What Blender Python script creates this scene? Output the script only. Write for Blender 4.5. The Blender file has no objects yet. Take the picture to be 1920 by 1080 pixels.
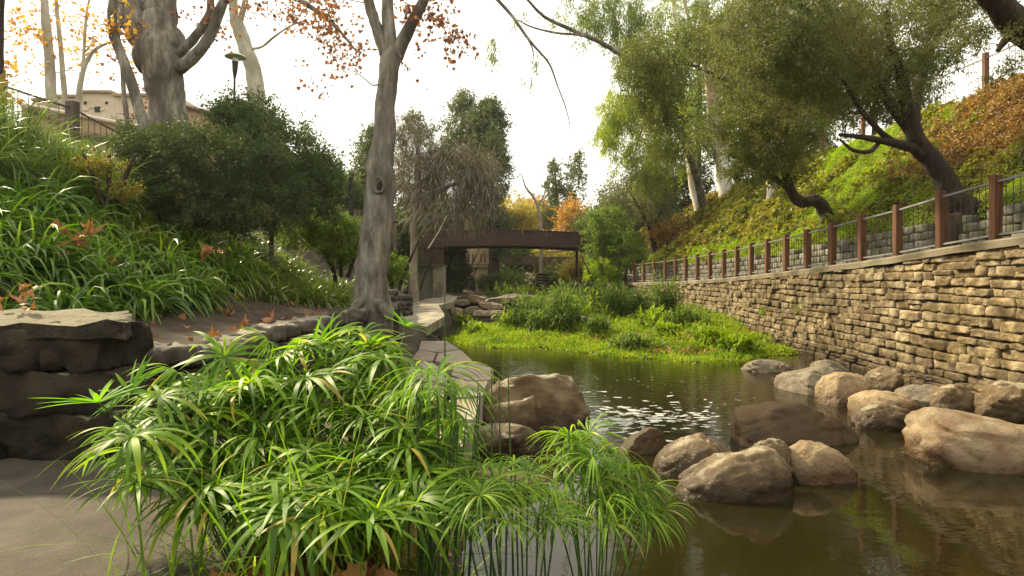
import bpy, bmesh, math, random
import numpy as np
from mathutils import Vector, noise
S = bpy.context.scene
R = math.radians
# ------------------------------------------------------------------ camera, sky, sun, exposure
F = 1144.0; HZ = 525.0; CAMZ = 1.9
cd = bpy.data.cameras.new('camera'); cam = bpy.data.objects.new('camera', cd)
S.collection.objects.link(cam); S.camera = cam
cam.location = (0, 0, CAMZ); cam.rotation_euler = (R(90), 0, 0)
cd.sensor_width = 36; cd.lens = 36*F/1920; cd.shift_y = -(540-HZ)/1920
cd.clip_start = .05; cd.clip_end = 1500
W = bpy.data.worlds.new('World'); S.world = W; W.use_nodes = True
SUN_EL, SUN_AZ = R(38), R(-52)          # azimuth from +Y, negative = towards -X (ahead and to the left)
def world():
    nt = W.node_tree; N = nt.nodes; L = nt.links; N.clear()
    out = N.new('ShaderNodeOutputWorld'); bg = N.new('ShaderNodeBackground')
    sky = N.new('ShaderNodeTexSky'); sky.sky_type = 'NISHITA'; sky.sun_disc = False
    sky.sun_elevation = SUN_EL; sky.sun_rotation = SUN_AZ
    sky.air_density = 1.0; sky.dust_density = 4.0; sky.ozone_density = 1.0
    tc = N.new('ShaderNodeTexCoord'); nz = N.new('ShaderNodeTexNoise')
    nz.inputs['Scale'].default_value = 2.2; nz.inputs['Detail'].default_value = 6
    L.new(tc.outputs['Generated'], nz.inputs['Vector'])
    mr = N.new('ShaderNodeMapRange'); mr.inputs[1].default_value = .3; mr.inputs[2].default_value = .7
    mr.inputs[3].default_value = .72; mr.inputs[4].default_value = .95
    L.new(nz.outputs['Fac'], mr.inputs[0])
    mx = N.new('ShaderNodeMix'); mx.data_type = 'RGBA'
    L.new(mr.outputs[0], mx.inputs[0]); L.new(sky.outputs[0], mx.inputs[6])
    mx.inputs[7].default_value = (9.4, 8.9, 7.6, 1)      # thin bright cloud
    L.new(mx.outputs[2], bg.inputs[0]); bg.inputs[1].default_value = .1
    L.new(bg.outputs[0], out.inputs[0])
world()
sl = bpy.data.lights.new('sun', 'SUN'); sun = bpy.data.objects.new('sun', sl); S.collection.objects.link(sun)
sl.energy = 4.6; sl.angle = R(3); sl.color = (1, .85, .55)
sd = Vector((math.sin(SUN_AZ)*math.cos(SUN_EL), math.cos(SUN_AZ)*math.cos(SUN_EL), math.sin(SUN_EL)))
sun.rotation_euler = sd.to_track_quat('Z', 'Y').to_euler()
S.view_settings.view_transform = 'Standard'; S.view_settings.look = 'None'
S.view_settings.exposure = 1.0; S.view_settings.gamma = 1; S.view_settings.use_curve_mapping = False
S.render.engine = 'CYCLES'
cy = S.cycles; cy.use_denoising = True; cy.max_bounces = 7; cy.diffuse_bounces = 3; cy.glossy_bounces = 3
cy.transmission_bounces = 4; cy.transparent_max_bounces = 8; cy.caustics_reflective = False; cy.caustics_refractive = False
rng = np.random.default_rng(7); rnd = random.Random(11)

# ------------------------------------------------------------------ helpers
def P(px, py, d): return np.array(((px-960)/F*d, d, CAMZ-(py-HZ)/F*d))
def interp(x, xs, ys): return np.interp(x, xs, ys)
def sm(a, b, x):
    t = np.clip((x-a)/(b-a), 0, 1); return t*t*(3-2*t)
def vnoise(x, y, s=1.0, seed=0):
    """cheap smooth 2D noise from sines, vectorised, about -1..1"""
    x = np.asarray(x)*s+seed*1.7; y = np.asarray(y)*s-seed*2.3
    return (np.sin(x*1.3+1.1*np.sin(y*.9))+np.sin(y*1.7+1.3*np.sin(x*1.1+2))+np.sin((x+y)*2.3+np.sin(x*2.1-y))*.6+np.sin(x*4.1-y*3.3)*.35)/2.6
class MB:
    def __init__(s): s.v = []; s.f = []; s.n = 0
    def add(s, v, f):
        v = np.asarray(v, float).reshape(-1, 3); f = np.asarray(f, int)
        s.v.append(v); s.f.append(f+s.n); s.n += len(v)
    def mesh(s, name, off=(0, 0, 0), smooth=True):
        me = bpy.data.meshes.new(name)
        if not s.v: return me
        v = np.concatenate(s.v)-np.asarray(off); me.vertices.add(len(v)); me.vertices.foreach_set('co', v.ravel().astype(np.float32))
        loops = np.concatenate([f.ravel() for f in s.f]); sizes = np.concatenate([np.full(len(f), f.shape[1]) for f in s.f])
        me.loops.add(len(loops)); me.loops.foreach_set('vertex_index', loops.astype(np.int32))
        me.polygons.add(len(sizes)); st = np.concatenate(([0], np.cumsum(sizes)[:-1]))
        me.polygons.foreach_set('loop_start', st.astype(np.int32)); me.polygons.foreach_set('loop_total', sizes.astype(np.int32))
        me.polygons.foreach_set('use_smooth', np.full(len(sizes), smooth))
        me.update(calc_edges=True); return me
def tag(o, label=None, cat=None, group=None, kind=None):
    if label: o['label'] = label
    if cat: o['category'] = cat
    if group: o['group'] = group
    if kind: o['kind'] = kind
    return o
def wloc(p):
    l = np.zeros(3)
    while p is not None: l += np.array(p.location); p = p.parent
    return l
def build(name, mb, mat, parent=None, smooth=True, origin=None):
    base = wloc(parent); org = base if origin is None else np.asarray(origin, float)
    me = mb.mesh(name, org, smooth); me.materials.append(mat)
    o = bpy.data.objects.new(name, me); S.collection.objects.link(o)
    o.parent = parent; o.location = org-base
    return o
def inst(name, me, loc, rot=(0, 0, 0), sc=(1, 1, 1), parent=None):
    o = bpy.data.objects.new(name, me); S.collection.objects.link(o); o.parent = parent
    o.location = np.asarray(loc)-wloc(parent); o.rotation_euler = rot; o.scale = sc if hasattr(sc, '__len__') else (sc,)*3
    return o
def empty(name, loc, label, cat, group=None):
    o = bpy.data.objects.new(name, None); S.collection.objects.link(o); o.location = loc; o.empty_display_size = .1
    return tag(o, label, cat, group)
def box(mb, c, s, rz=0, taper=1):
    x, y, z = np.asarray(s)/2
    v = np.array([(-x, -y, -z), (x, -y, -z), (x, y, -z), (-x, y, -z), (-x*taper, -y*taper, z), (x*taper, -y*taper, z), (x*taper, y*taper, z), (-x*taper, y*taper, z)], float)
    c_, s_ = math.cos(rz), math.sin(rz); v[:, :2] = v[:, :2]@np.array([[c_, s_], [-s_, c_]])
    mb.add(v+np.asarray(c), [(0, 3, 2, 1), (4, 5, 6, 7), (0, 1, 5, 4), (1, 2, 6, 5), (2, 3, 7, 6), (3, 0, 4, 7)])
def bevel_box_mesh(name, s, bev=.01, mat=None):
    bm = bmesh.new(); bmesh.ops.create_cube(bm, size=1); bmesh.ops.scale(bm, vec=s, verts=bm.verts)
    bmesh.ops.bevel(bm, geom=bm.edges[:], offset=bev, segments=1, affect='EDGES')
    me = bpy.data.meshes.new(name); bm.to_mesh(me); bm.free()
    if mat: me.materials.append(mat)
    return me
def tube(mb, pts, rad, n=6, wob=0):
    p = np.asarray(pts, float); k = len(p); r = np.broadcast_to(np.asarray(rad, float), (k,))
    t = np.gradient(p, axis=0); t /= np.linalg.norm(t, axis=1)[:, None]+1e-9
    a = np.array((1., .13, .07)) if abs(t[:, 2]).mean() > .6 else np.array((0.05, .1, 1.))
    u = np.cross(t, a); u /= np.linalg.norm(u, axis=1)[:, None]+1e-9; w = np.cross(t, u)
    an = np.arange(n)/n*2*np.pi
    rr = r[:, None]*np.ones(n)
    if wob:
        zz = np.linspace(0, k*.9, k)[:, None]
        rr = rr*(1+wob*(np.sin(an*3+zz*.7)*.5+np.sin(an*2-zz*1.3+1)*.5+np.sin(an*5+zz*2.1)*.3))
    v = p[:, None]+(np.cos(an)[None, :, None]*u[:, None]+np.sin(an)[None, :, None]*w[:, None])*rr[:, :, None]
    i = np.arange(k-1)[:, None]*n; j = np.arange(n)[None]; j2 = (j+1) % n
    f = np.stack([i+j, i+j2, i+n+j2, i+n+j], -1).reshape(-1, 4)
    mb.add(v, f)
    if n <= 8 or True:
        mb.add(np.concatenate([v[-1], p[-1:]+t[-1]*r[-1]*.6]), [(q, (q+1) % n, n) for q in range(n)])
def smoothpts(pts, m=4):
    """Catmull-Rom through (x,y,z,r) rows"""
    p = np.asarray(pts, float); q = np.concatenate([[2*p[0]-p[1]], p, [2*p[-1]-p[-2]]]); out = []
    for i in range(1, len(q)-2):
        for s in np.arange(m)/m:
            out.append(.5*((2*q[i])+(-q[i-1]+q[i+1])*s+(2*q[i-1]-5*q[i]+4*q[i+1]-q[i+2])*s*s+(-q[i-1]+3*q[i]-3*q[i+1]+q[i+2])*s**3))
    out.append(p[-1]); return np.array(out)
def unit(a): return a/(np.linalg.norm(a, axis=-1, keepdims=True)+1e-9)
def leaves(mb, pos, dr, L, Wd, fold=.15, nrm=None):
    n = len(pos); dr = unit(dr); L = np.broadcast_to(L, (n,))[:, None]; Wd = np.broadcast_to(Wd, (n,))[:, None]
    if nrm is None: nrm = rng.normal(size=(n, 3))
    side = unit(np.cross(dr, nrm)); up = np.cross(side, dr)
    m = pos+dr*L*.45
    v = np.stack([pos, m+side*Wd/2+up*Wd*fold, pos+dr*L-up*Wd*fold, m-side*Wd/2+up*Wd*fold], 1)
    mb.add(v, np.arange(n*4).reshape(n, 4))
LOBE = np.array([(0, .02), (.22, .0), (.46, .02), (.41, .22), (.60, .46), (.36, .50), (.27, .70), (0, 1), (-.24, .72), (-.36, .50), (-.57, .50), (-.41, .22), (-.48, .0), (-.22, .0)])
def lobed(mb, pos, dr, L, nrm=None, curl=.25):
    """five-lobed plane-tree leaves"""
    n = len(pos); dr = unit(dr); L = np.broadcast_to(L, (n,))
    if nrm is None: nrm = rng.normal(size=(n, 3))
    side = unit(np.cross(dr, nrm)); up = np.cross(side, dr)
    k = len(LOBE); c = curl*rng.uniform(.3, 1.6, n)
    z = (LOBE[:, 0]**2)[None]*c[:, None]*2-((LOBE[:, 1]-.4)**2)[None]*c[:, None]
    v = pos[:, None]+(side[:, None]*LOBE[None, :, :1]+dr[:, None]*LOBE[None, :, 1:]+up[:, None]*z[:, :, None])*L[:, None, None]
    ctr = pos+dr*(L*.35)[:, None]; vv = np.concatenate([v, ctr[:, None]], 1)
    b = np.arange(n)[:, None]*(k+1)
    f = np.stack([np.stack([b[:, 0]+i, b[:, 0]+(i+1) % k, b[:, 0]+k], -1) for i in range(k)], 1).reshape(-1, 3)
    mb.add(vv, f)
def strips(mb, base, dr, L, Wd, bend, segs=6, prof=None, twist=0):
    n = len(base); L = np.broadcast_to(L, (n,)); Wd = np.broadcast_to(Wd, (n,)); bend = np.broadcast_to(bend, (n,))
    d = unit(np.asarray(dr, float)); p = np.array(base, float)
    side = unit(np.cross(d, np.array((0, 0, 1.))+rng.normal(size=(n, 3))*.12))
    rows = []
    for k in range(segs+1):
        t = k/segs
        w = (prof(t) if prof else (1-t)**.6*(.55+.45*min(1, t*4)))*Wd
        s = side
        if twist: s = unit(side+np.cross(d, side)*(twist*t))
        rows.append(p-s*w[:, None]/2); rows.append(p+s*w[:, None]/2)
        p = p+d*(L/segs)[:, None]; d = unit(d+np.array((0, 0, -1.))*(bend/segs)[:, None])
        side = unit(side-d*(side*d).sum(1)[:, None])
    v = np.stack(rows, 1); m = 2*(segs+1); b = np.arange(n)[:, None]*m; k = np.arange(segs)[None]*2
    mb.add(v, np.stack([b+k, b+k+1, b+k+3, b+k+2], -1).reshape(-1, 4))
def rdir(n, up=0.):
    d = rng.normal(size=(n, 3)); d[:, 2] += up; return unit(d)

# ------------------------------------------------------------------ materials
def mat_new(name):
    m = bpy.data.materials.new(name); m.use_nodes = True; nt = m.node_tree; nt.nodes.clear()
    return m, nt, nt.nodes, nt.links
def ramp(N, cols, pos=None, mode='LINEAR'):
    r = N.new('ShaderNodeValToRGB'); e = r.color_ramp; e.interpolation = mode
    k = len(cols); pos = pos or [i/(k-1) for i in range(k)]
    while len(e.elements) < k: e.elements.new(.5)
    for i in range(k): e.elements[i].position = pos[i]; e.elements[i].color = (*cols[i], 1)
    return r
def leafmat(name, cols, trans=.45, rough=.5, gloss=.28, tcol=1.35, patch=.0, pos=None):
    m, nt, N, L = mat_new(name)
    out = N.new('ShaderNodeOutputMaterial'); g = N.new('ShaderNodeNewGeometry')
    r = ramp(N, cols, pos)
    if patch:
        tc = N.new('ShaderNodeTexCoord'); nz = N.new('ShaderNodeTexNoise'); nz.inputs['Scale'].default_value = patch; nz.inputs['Detail'].default_value = 2
        L.new(tc.outputs['Object'], nz.inputs['Vector'])
        a = N.new('ShaderNodeMath'); a.operation = 'MULTIPLY_ADD'; L.new(nz.outputs['Fac'], a.inputs[0]); a.inputs[1].default_value = 1.6; a.inputs[2].default_value = -.55
        b = N.new('ShaderNodeMath'); b.operation = 'MULTIPLY_ADD'; L.new(g.outputs['Random Per Island'], b.inputs[0]); b.inputs[1].default_value = .5; L.new(a.outputs[0], b.inputs[2])
        L.new(b.outputs[0], r.inputs[0])
    else: L.new(g.outputs['Random Per Island'], r.inputs[0])
    p = N.new('ShaderNodeBsdfPrincipled'); p.inputs['Roughness'].default_value = rough; p.inputs['Specular IOR Level'].default_value = gloss
    L.new(r.outputs[0], p.inputs['Base Color'])
    t = N.new('ShaderNodeBsdfTranslucent'); mu = N.new('ShaderNodeMix'); mu.data_type = 'RGBA'; mu.blend_type = 'MULTIPLY'; mu.inputs[0].default_value = 1
    L.new(r.outputs[0], mu.inputs[6]); mu.inputs[7].default_value = (tcol*1.15, tcol*1.2, tcol*.6, 1); L.new(mu.outputs[2], t.inputs[0])
    x = N.new('ShaderNodeMixShader'); x.inputs[0].default_value = trans
    L.new(p.outputs[0], x.inputs[1]); L.new(t.outputs[0], x.inputs[2]); L.new(x.outputs[0], out.inputs[0])
    return m
def solid(name, cols, scale=3, detail=8, rough=.85, bump=.3, bscale=12, stretch=(1, 1, 1), objrand=0, cols2=None, s2=1., pos=None, spec=.3, bdist=.03, metal=0, moss=None, coords='Object', mosslvl=(.35, .9), wet=None, stain=0):
    m, nt, N, L = mat_new(name)
    out = N.new('ShaderNodeOutputMaterial'); p = N.new('ShaderNodeBsdfPrincipled'); L.new(p.outputs[0], out.inputs[0])
    p.inputs['Roughness'].default_value = rough; p.inputs['Specular IOR Level'].default_value = spec; p.inputs['Metallic'].default_value = metal
    tc = N.new('ShaderNodeTexCoord'); mp = N.new('ShaderNodeMapping'); mp.inputs['Scale'].default_value = stretch
    src = tc.outputs[coords]
    if objrand:
        oi = N.new('ShaderNodeObjectInfo'); ad = N.new('ShaderNodeVectorMath'); ad.operation = 'ADD'
        sc = N.new('ShaderNodeVectorMath'); sc.operation = 'SCALE'; sc.inputs['Scale'].default_value = 37
        cb = N.new('ShaderNodeCombineXYZ')
        for i in range(3): L.new(oi.outputs['Random'], cb.inputs[i])
        L.new(cb.outputs[0], sc.inputs[0]); L.new(src, ad.inputs[0]); L.new(sc.outputs[0], ad.inputs[1]); src = ad.outputs[0]
    L.new(src, mp.inputs[0])
    nz = N.new('ShaderNodeTexNoise'); nz.inputs['Scale'].default_value = scale; nz.inputs['Detail'].default_value = detail; nz.inputs['Roughness'].default_value = .62
    L.new(mp.outputs[0], nz.inputs['Vector'])
    mr = N.new('ShaderNodeMapRange'); mr.inputs[1].default_value = .28; mr.inputs[2].default_value = .72; L.new(nz.outputs['Fac'], mr.inputs[0])
    r = ramp(N, cols, pos); L.new(mr.outputs[0], r.inputs[0]); col = r.outputs[0]
    if cols2:
        n2 = N.new('ShaderNodeTexNoise'); n2.inputs['Scale'].default_value = s2; n2.inputs['Detail'].default_value = 5; L.new(mp.outputs[0], n2.inputs['Vector'])
        m2 = N.new('ShaderNodeMapRange'); m2.inputs[1].default_value = .42; m2.inputs[2].default_value = .62; L.new(n2.outputs['Fac'], m2.inputs[0])
        mx = N.new('ShaderNodeMix'); mx.data_type = 'RGBA'; L.new(m2.outputs[0], mx.inputs[0]); L.new(col, mx.inputs[6]); mx.inputs[7].default_value = (*cols2, 1); col = mx.outputs[2]
    if moss:
        n3 = N.new('ShaderNodeTexNoise'); n3.inputs['Scale'].default_value = 5; n3.inputs['Detail'].default_value = 8; L.new(mp.outputs[0], n3.inputs['Vector'])
        g = N.new('ShaderNodeNewGeometry'); sp = N.new('ShaderNodeSeparateXYZ'); L.new(g.outputs['Normal'], sp.inputs[0])
        mm = N.new('ShaderNodeMath'); mm.operation = 'MULTIPLY_ADD'; L.new(sp.outputs[2], mm.inputs[0]); mm.inputs[1].default_value = .45; L.new(n3.outputs['Fac'], mm.inputs[2])
        m4 = N.new('ShaderNodeMapRange'); m4.inputs[1].default_value = mosslvl[0]+.3; m4.inputs[2].default_value = mosslvl[1]+.15; L.new(mm.outputs[0], m4.inputs[0])
        mx = N.new('ShaderNodeMix'); mx.data_type = 'RGBA'; L.new(m4.outputs[0], mx.inputs[0]); L.new(col, mx.inputs[6]); mx.inputs[7].default_value = (*moss, 1); col = mx.outputs[2]
    if objrand:
        hs = N.new('ShaderNodeHueSaturation'); ma = N.new('ShaderNodeMapRange'); L.new(oi.outputs['Random'], ma.inputs[0])
        ma.inputs[3].default_value = 1-objrand; ma.inputs[4].default_value = 1+objrand; L.new(ma.outputs[0], hs.inputs['Value']); L.new(col, hs.inputs['Color']); col = hs.outputs[0]
    if stain:
        g3 = N.new('ShaderNodeNewGeometry'); n5 = N.new('ShaderNodeTexNoise'); n5.inputs['Scale'].default_value = .9; n5.inputs['Detail'].default_value = 7; n5.inputs['Roughness'].default_value = .7
        mp5 = N.new('ShaderNodeMapping'); mp5.inputs['Scale'].default_value = (1, 1, .55); L.new(g3.outputs['Position'], mp5.inputs[0]); L.new(mp5.outputs[0], n5.inputs['Vector'])
        m5 = N.new('ShaderNodeMapRange'); m5.inputs[1].default_value = .44; m5.inputs[2].default_value = .66; m5.inputs[4].default_value = stain; L.new(n5.outputs['Fac'], m5.inputs[0])
        x5 = N.new('ShaderNodeMix'); x5.data_type = 'RGBA'; x5.blend_type = 'MULTIPLY'; L.new(m5.outputs[0], x5.inputs[0]); L.new(col, x5.inputs[6]); x5.inputs[7].default_value = (.45, .40, .26, 1); col = x5.outputs[2]
    if wet:
        g2 = N.new('ShaderNodeNewGeometry'); s2_ = N.new('ShaderNodeSeparateXYZ'); L.new(g2.outputs['Position'], s2_.inputs[0])
        wa = N.new('ShaderNodeMath'); wa.operation = 'MULTIPLY_ADD'; L.new(nz.outputs['Fac'], wa.inputs[0]); wa.inputs[1].default_value = -.22; L.new(s2_.outputs[2], wa.inputs[2])
        wm = N.new('ShaderNodeMapRange'); L.new(wa.outputs[0], wm.inputs[0]); wm.inputs[1].default_value = -.06; wm.inputs[2].default_value = wet; wm.inputs[3].default_value = 1; wm.inputs[4].default_value = 0
        wx = N.new('ShaderNodeMix'); wx.data_type = 'RGBA'; wx.blend_type = 'MULTIPLY'; L.new(wm.outputs[0], wx.inputs[0]); L.new(col, wx.inputs[6]); wx.inputs[7].default_value = (.30, .25, .20, 1); col = wx.outputs[2]
        wr = N.new('ShaderNodeMapRange'); L.new(wm.outputs[0], wr.inputs[0]); wr.inputs[3].default_value = rough; wr.inputs[4].default_value = .22; L.new(wr.outputs[0], p.inputs['Roughness'])
    L.new(col, p.inputs['Base Color'])
    if bump:
        bn = N.new('ShaderNodeTexNoise'); bn.inputs['Scale'].default_value = bscale; bn.inputs['Detail'].default_value = 9; bn.inputs['Roughness'].default_value = .65; L.new(mp.outputs[0], bn.inputs['Vector'])
        b = N.new('ShaderNodeBump'); b.inputs['Strength'].default_value = bump; b.inputs['Distance'].default_value = bdist; L.new(bn.outputs['Fac'], b.inputs['Height']); L.new(b.outputs[0], p.inputs['Normal'])
    return m
M = {}
M['soil'] = solid('soil', [(.025, .017, .011), (.06, .042, .028), (.10, .075, .052)], scale=3, bump=.8, bscale=14, bdist=.05)
M['leafsoil'] = solid('hill_soil', [(.03, .022, .01), (.09, .055, .022), (.14, .09, .035)], scale=4, bump=.9, bscale=10, cols2=(.05, .065, .015), s2=.6, bdist=.06)
M['mud'] = solid('mud', [(.02, .014, .006), (.05, .035, .015)], scale=2, bump=.4)
M['sand'] = solid('packed_sand', [(.045, .036, .027), (.075, .061, .046), (.10, .083, .064)], scale=7, bump=.8, bscale=55, bdist=.012, cols2=(.05, .04, .03), s2=2.5)
M['concrete'] = solid('concrete', [(.20, .17, .125), (.32, .28, .21), (.41, .365, .285)], scale=3, bump=.3, bscale=25, bdist=.015, cols2=(.17, .155, .12), s2=1.3)
M['oldconcrete'] = solid('old_concrete', [(.11, .11, .085), (.20, .195, .15), (.27, .26, .21)], scale=2.2, bump=.3, bscale=20, stretch=(1, 1, .3), bdist=.015, cols2=(.09, .095, .06), s2=1.1)
M['coping'] = solid('coping_concrete', [(.13, .105, .07), (.24, .20, .14), (.33, .29, .22)], scale=3, bump=.5, bscale=20, cols2=(.1, .085, .05), s2=1.5)
M['wallstone'] = solid('wall_stone', [(.10, .073, .036), (.26, .20, .115), (.43, .345, .22), (.58, .50, .35)], pos=[0, .35, .7, 1], scale=4.5, bump=1., bscale=9, objrand=.28, cols2=(.14, .10, .05), s2=3.2, bdist=.05, stain=.85, wet=.5)
M['mortar'] = solid('wall_mortar', [(.07, .05, .025), (.16, .12, .065)], scale=4, bump=.8, bscale=14)
M['block'] = solid('grey_block', [(.10, .095, .085), (.19, .18, .16), (.28, .265, .24)], scale=5, bump=.8, bscale=14, objrand=.28, cols2=(.10, .10, .06), s2=2)
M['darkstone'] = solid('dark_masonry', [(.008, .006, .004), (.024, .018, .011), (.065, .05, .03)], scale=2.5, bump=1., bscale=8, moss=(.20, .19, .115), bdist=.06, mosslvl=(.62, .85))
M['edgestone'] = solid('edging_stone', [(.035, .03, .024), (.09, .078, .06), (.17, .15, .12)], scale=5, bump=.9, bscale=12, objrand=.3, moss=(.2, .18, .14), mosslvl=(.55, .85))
M['boulder'] = solid('boulder_brown', [(.05, .033, .015), (.13, .088, .042), (.22, .16, .085), (.32, .255, .155)], scale=2.6, bump=1., bscale=16, cols2=(.09, .055, .022), s2=3.3, rough=.65, bdist=.035, spec=.35, wet=.22, moss=(.30, .26, .18), mosslvl=(.58, .82))
M['bouldark'] = solid('boulder_wet', [(.022, .013, .005), (.065, .038, .014), (.14, .085, .032)], scale=3, bump=.6, bscale=11, rough=.6, spec=.3, cols2=(.045, .028, .010), s2=1.5)
M['boulpale'] = solid('boulder_pale', [(.13, .085, .04), (.30, .215, .12), (.44, .35, .21), (.58, .50, .34)], scale=2.8, bump=1., bscale=16, cols2=(.23, .135, .07), s2=2.4, rough=.65, bdist=.035, wet=.16)
M['boulgrey'] = solid('boulder_grey', [(.10, .08, .055), (.22, .185, .135), (.36, .32, .25)], scale=3, bump=.9, bscale=10, cols2=(.15, .12, .08), s2=2.5, bdist=.06)
M['flag'] = solid('flagstone', [(.13, .115, .09), (.24, .215, .175), (.34, .315, .265)], scale=3, bump=.4, bscale=14, objrand=.2, cols2=(.30, .23, .17), s2=1.4)
M['redwood'] = solid('redwood', [(.05, .021, .010), (.115, .05, .024), (.18, .082, .042)], scale=5, stretch=(3, 3, .25), bump=.35, bscale=14, rough=.7, objrand=.2, bdist=.01)
M['darkwood'] = solid('dark_wood', [(.025, .014, .009), (.055, .032, .021), (.085, .05, .033)], scale=4, stretch=(.4, 3, 3), bump=.4, bscale=14, rough=.75, bdist=.01)
M['greywood'] = solid('weathered_wood', [(.06, .045, .035), (.12, .095, .072), (.18, .15, .12)], scale=4, stretch=(3, 3, .3), bump=.4, rough=.8, objrand=.2, bdist=.01)
M['steel'] = solid('grey_steel', [(.16, .155, .15), (.27, .265, .26)], scale=6, bump=.05, rough=.5, metal=.3)
M['bars'] = solid('dark_steel', [(.03, .025, .02), (.08, .065, .05)], scale=6, bump=.05, rough=.5, metal=.3)
M['syc'] = solid('sycamore_bark', [(.05, .042, .032), (.15, .132, .105), (.29, .265, .22), (.43, .40, .34)], pos=[0, .3, .7, 1], scale=5, stretch=(1.6, 1.6, .45), bump=.9, bscale=13, cols2=(.10, .085, .065), s2=1.6, bdist=.05)
M['sycp'] = solid('pale_sycamore_bark', [(.22, .20, .15), (.42, .39, .31), (.55, .52, .44)], scale=2.5, stretch=(1.4, 1.4, .5), bump=.3, bscale=9, cols2=(.26, .24, .17), s2=1.6)
M['euc'] = solid('eucalyptus_bark', [(.42, .38, .32), (.66, .62, .56), (.78, .75, .70)], scale=1.6, stretch=(1.5, 1.5, .5), bump=.15, bscale=6, cols2=(.36, .27, .2), s2=1.)
M['oakbark'] = solid('oak_bark', [(.018, .012, .009), (.045, .03, .022), (.09, .065, .048)], scale=7, stretch=(1.5, 1.5, .5), bump=1, bscale=14, bdist=.04)
M['twig'] = solid('grey_twigs', [(.17, .14, .11), (.34, .29, .23)], scale=3, bump=0)
M['twigd'] = solid('dark_twigs', [(.03, .022, .016), (.08, .06, .045)], scale=3, bump=0)
M['palebrick'] = solid('painted_brick', [(.52, .46, .36), (.63, .57, .46), (.70, .64, .53)], scale=2, bump=.3, bscale=8, cols2=(.50, .42, .30), s2=.6)
M['stucco'] = solid('tan_stucco', [(.30, .215, .12), (.39, .29, .175), (.46, .35, .22)], scale=1.6, bump=.2, bscale=20, stretch=(1, 1, .35), cols2=(.28, .20, .12), s2=.6)
M['brownwall'] = solid('brown_render', [(.10, .07, .05), (.17, .12, .085)], scale=2, bump=.2)
M['lampgreen'] = solid('lamp_green', [(.5, .62, .5), (.6, .72, .6)], scale=4, bump=0, rough=.5)
M['black'] = solid('black_metal', [(.012, .011, .010), (.03, .028, .026)], scale=4, bump=0, rough=.5)
M['asphalt'] = solid('walkway_paving', [(.10, .09, .075), (.17, .155, .13)], scale=3, bump=.3, bscale=30)
def lampglass():
    m, nt, N, L = mat_new('lamp_glass'); o = N.new('ShaderNodeOutputMaterial'); p = N.new('ShaderNodeBsdfPrincipled')
    p.inputs['Base Color'].default_value = (.8, .9, .85, 1); p.inputs['Roughness'].default_value = .25; p.inputs['Transmission Weight'].default_value = .5
    L.new(p.outputs[0], o.inputs[0]); return m
M['lampglass'] = lampglass()
# leaves
M['oak'] = leafmat('oak_leaf', [(0.052, 0.068, 0.015), (0.098, 0.118, 0.026), (0.150, 0.163, 0.044), (0.195, 0.183, 0.065)], trans=.42, patch=.5)
M['oakb'] = leafmat('oak_leaf_olive', [(0.058, 0.069, 0.023), (0.102, 0.115, 0.038), (0.153, 0.160, 0.061), (0.204, 0.184, 0.083)], trans=.42, patch=.6)
M['eucl'] = leafmat('eucalyptus_leaf', [(.07, .10, .025), (.12, .165, .045), (.19, .235, .07), (.26, .29, .09)], trans=.5, patch=.35)
M['eucb'] = leafmat('bright_eucalyptus_leaf', [(.14, .18, .02), (.24, .29, .03), (.34, .38, .05)], trans=.55, patch=.35)
M['sycleaf'] = leafmat('sycamore_leaf_rust', [(.12, .045, .032), (.22, .085, .055), (.32, .13, .075), (.20, .10, .08)], trans=.4, tcol=1.2)
M['sycgold'] = leafmat('sycamore_leaf_gold', [(.30, .12, .03), (.42, .21, .05), (.48, .32, .08), (.34, .13, .04)], trans=.5, tcol=1.2)
M['shrub'] = leafmat('shrub_leaf', [(0.027, 0.045, 0.018), (0.048, 0.075, 0.027), (0.075, 0.105, 0.039), (0.135, 0.112, 0.053)], trans=.25, patch=.9, gloss=.2, rough=.6)
M['shrubl'] = leafmat('shrub_leaf_light', [(0.047, 0.074, 0.027), (0.081, 0.119, 0.043), (0.121, 0.162, 0.068)], trans=.35, patch=.9)
M['strap'] = leafmat('strap_leaf', [(0.044, 0.106, 0.013), (0.081, 0.169, 0.018), (0.138, 0.244, 0.025), (0.200, 0.294, 0.037)], trans=.38, rough=.38, gloss=.5)
M['strapg'] = leafmat('grey_green_strap_leaf', [(0.072, 0.120, 0.034), (0.120, 0.180, 0.048), (0.180, 0.240, 0.072)], trans=.4, rough=.35)
M['strapb'] = leafmat('fresh_strap_leaf', [(.08, .125, .014), (.13, .19, .02), (.19, .24, .028)], trans=.4, rough=.3, gloss=.7)
M['sedge'] = leafmat('sedge_leaf', [(0.057, 0.127, 0.009), (0.115, 0.230, 0.014), (0.196, 0.333, 0.016), (0.287, 0.391, 0.023), (0.391, 0.276, 0.069)], pos=[0, .3, .65, .93, 1], trans=.48, rough=.48, gloss=.35)
M['sedgey'] = leafmat('sedge_leaf_young', [(.09, .24, .012), (.14, .30, .015), (.22, .34, .02)], trans=.55, rough=.6, gloss=.2)
M['stem'] = leafmat('sedge_stem', [(.035, .07, .02), (.06, .11, .03)], trans=.1)
M['cress'] = leafmat('watercress_leaf', [(.08, .145, .008), (.17, .265, .010), (.28, .36, .014), (.36, .37, .03)], trans=.4, patch=1.1)
M['weed'] = leafmat('weed_leaf', [(.08, .13, .022), (.14, .205, .035), (.20, .27, .05)], trans=.4, patch=.8)
M['ivy'] = leafmat('ivy_leaf', [(.065, .08, .01), (.14, .15, .016), (.24, .23, .03), (.32, .27, .05)], trans=.35, patch=.8)
M['moss'] = leafmat('bright_groundcover', [(.17, .27, .006), (.26, .37, .008), (.36, .44, .012)], trans=.4, patch=1.2)
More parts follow.
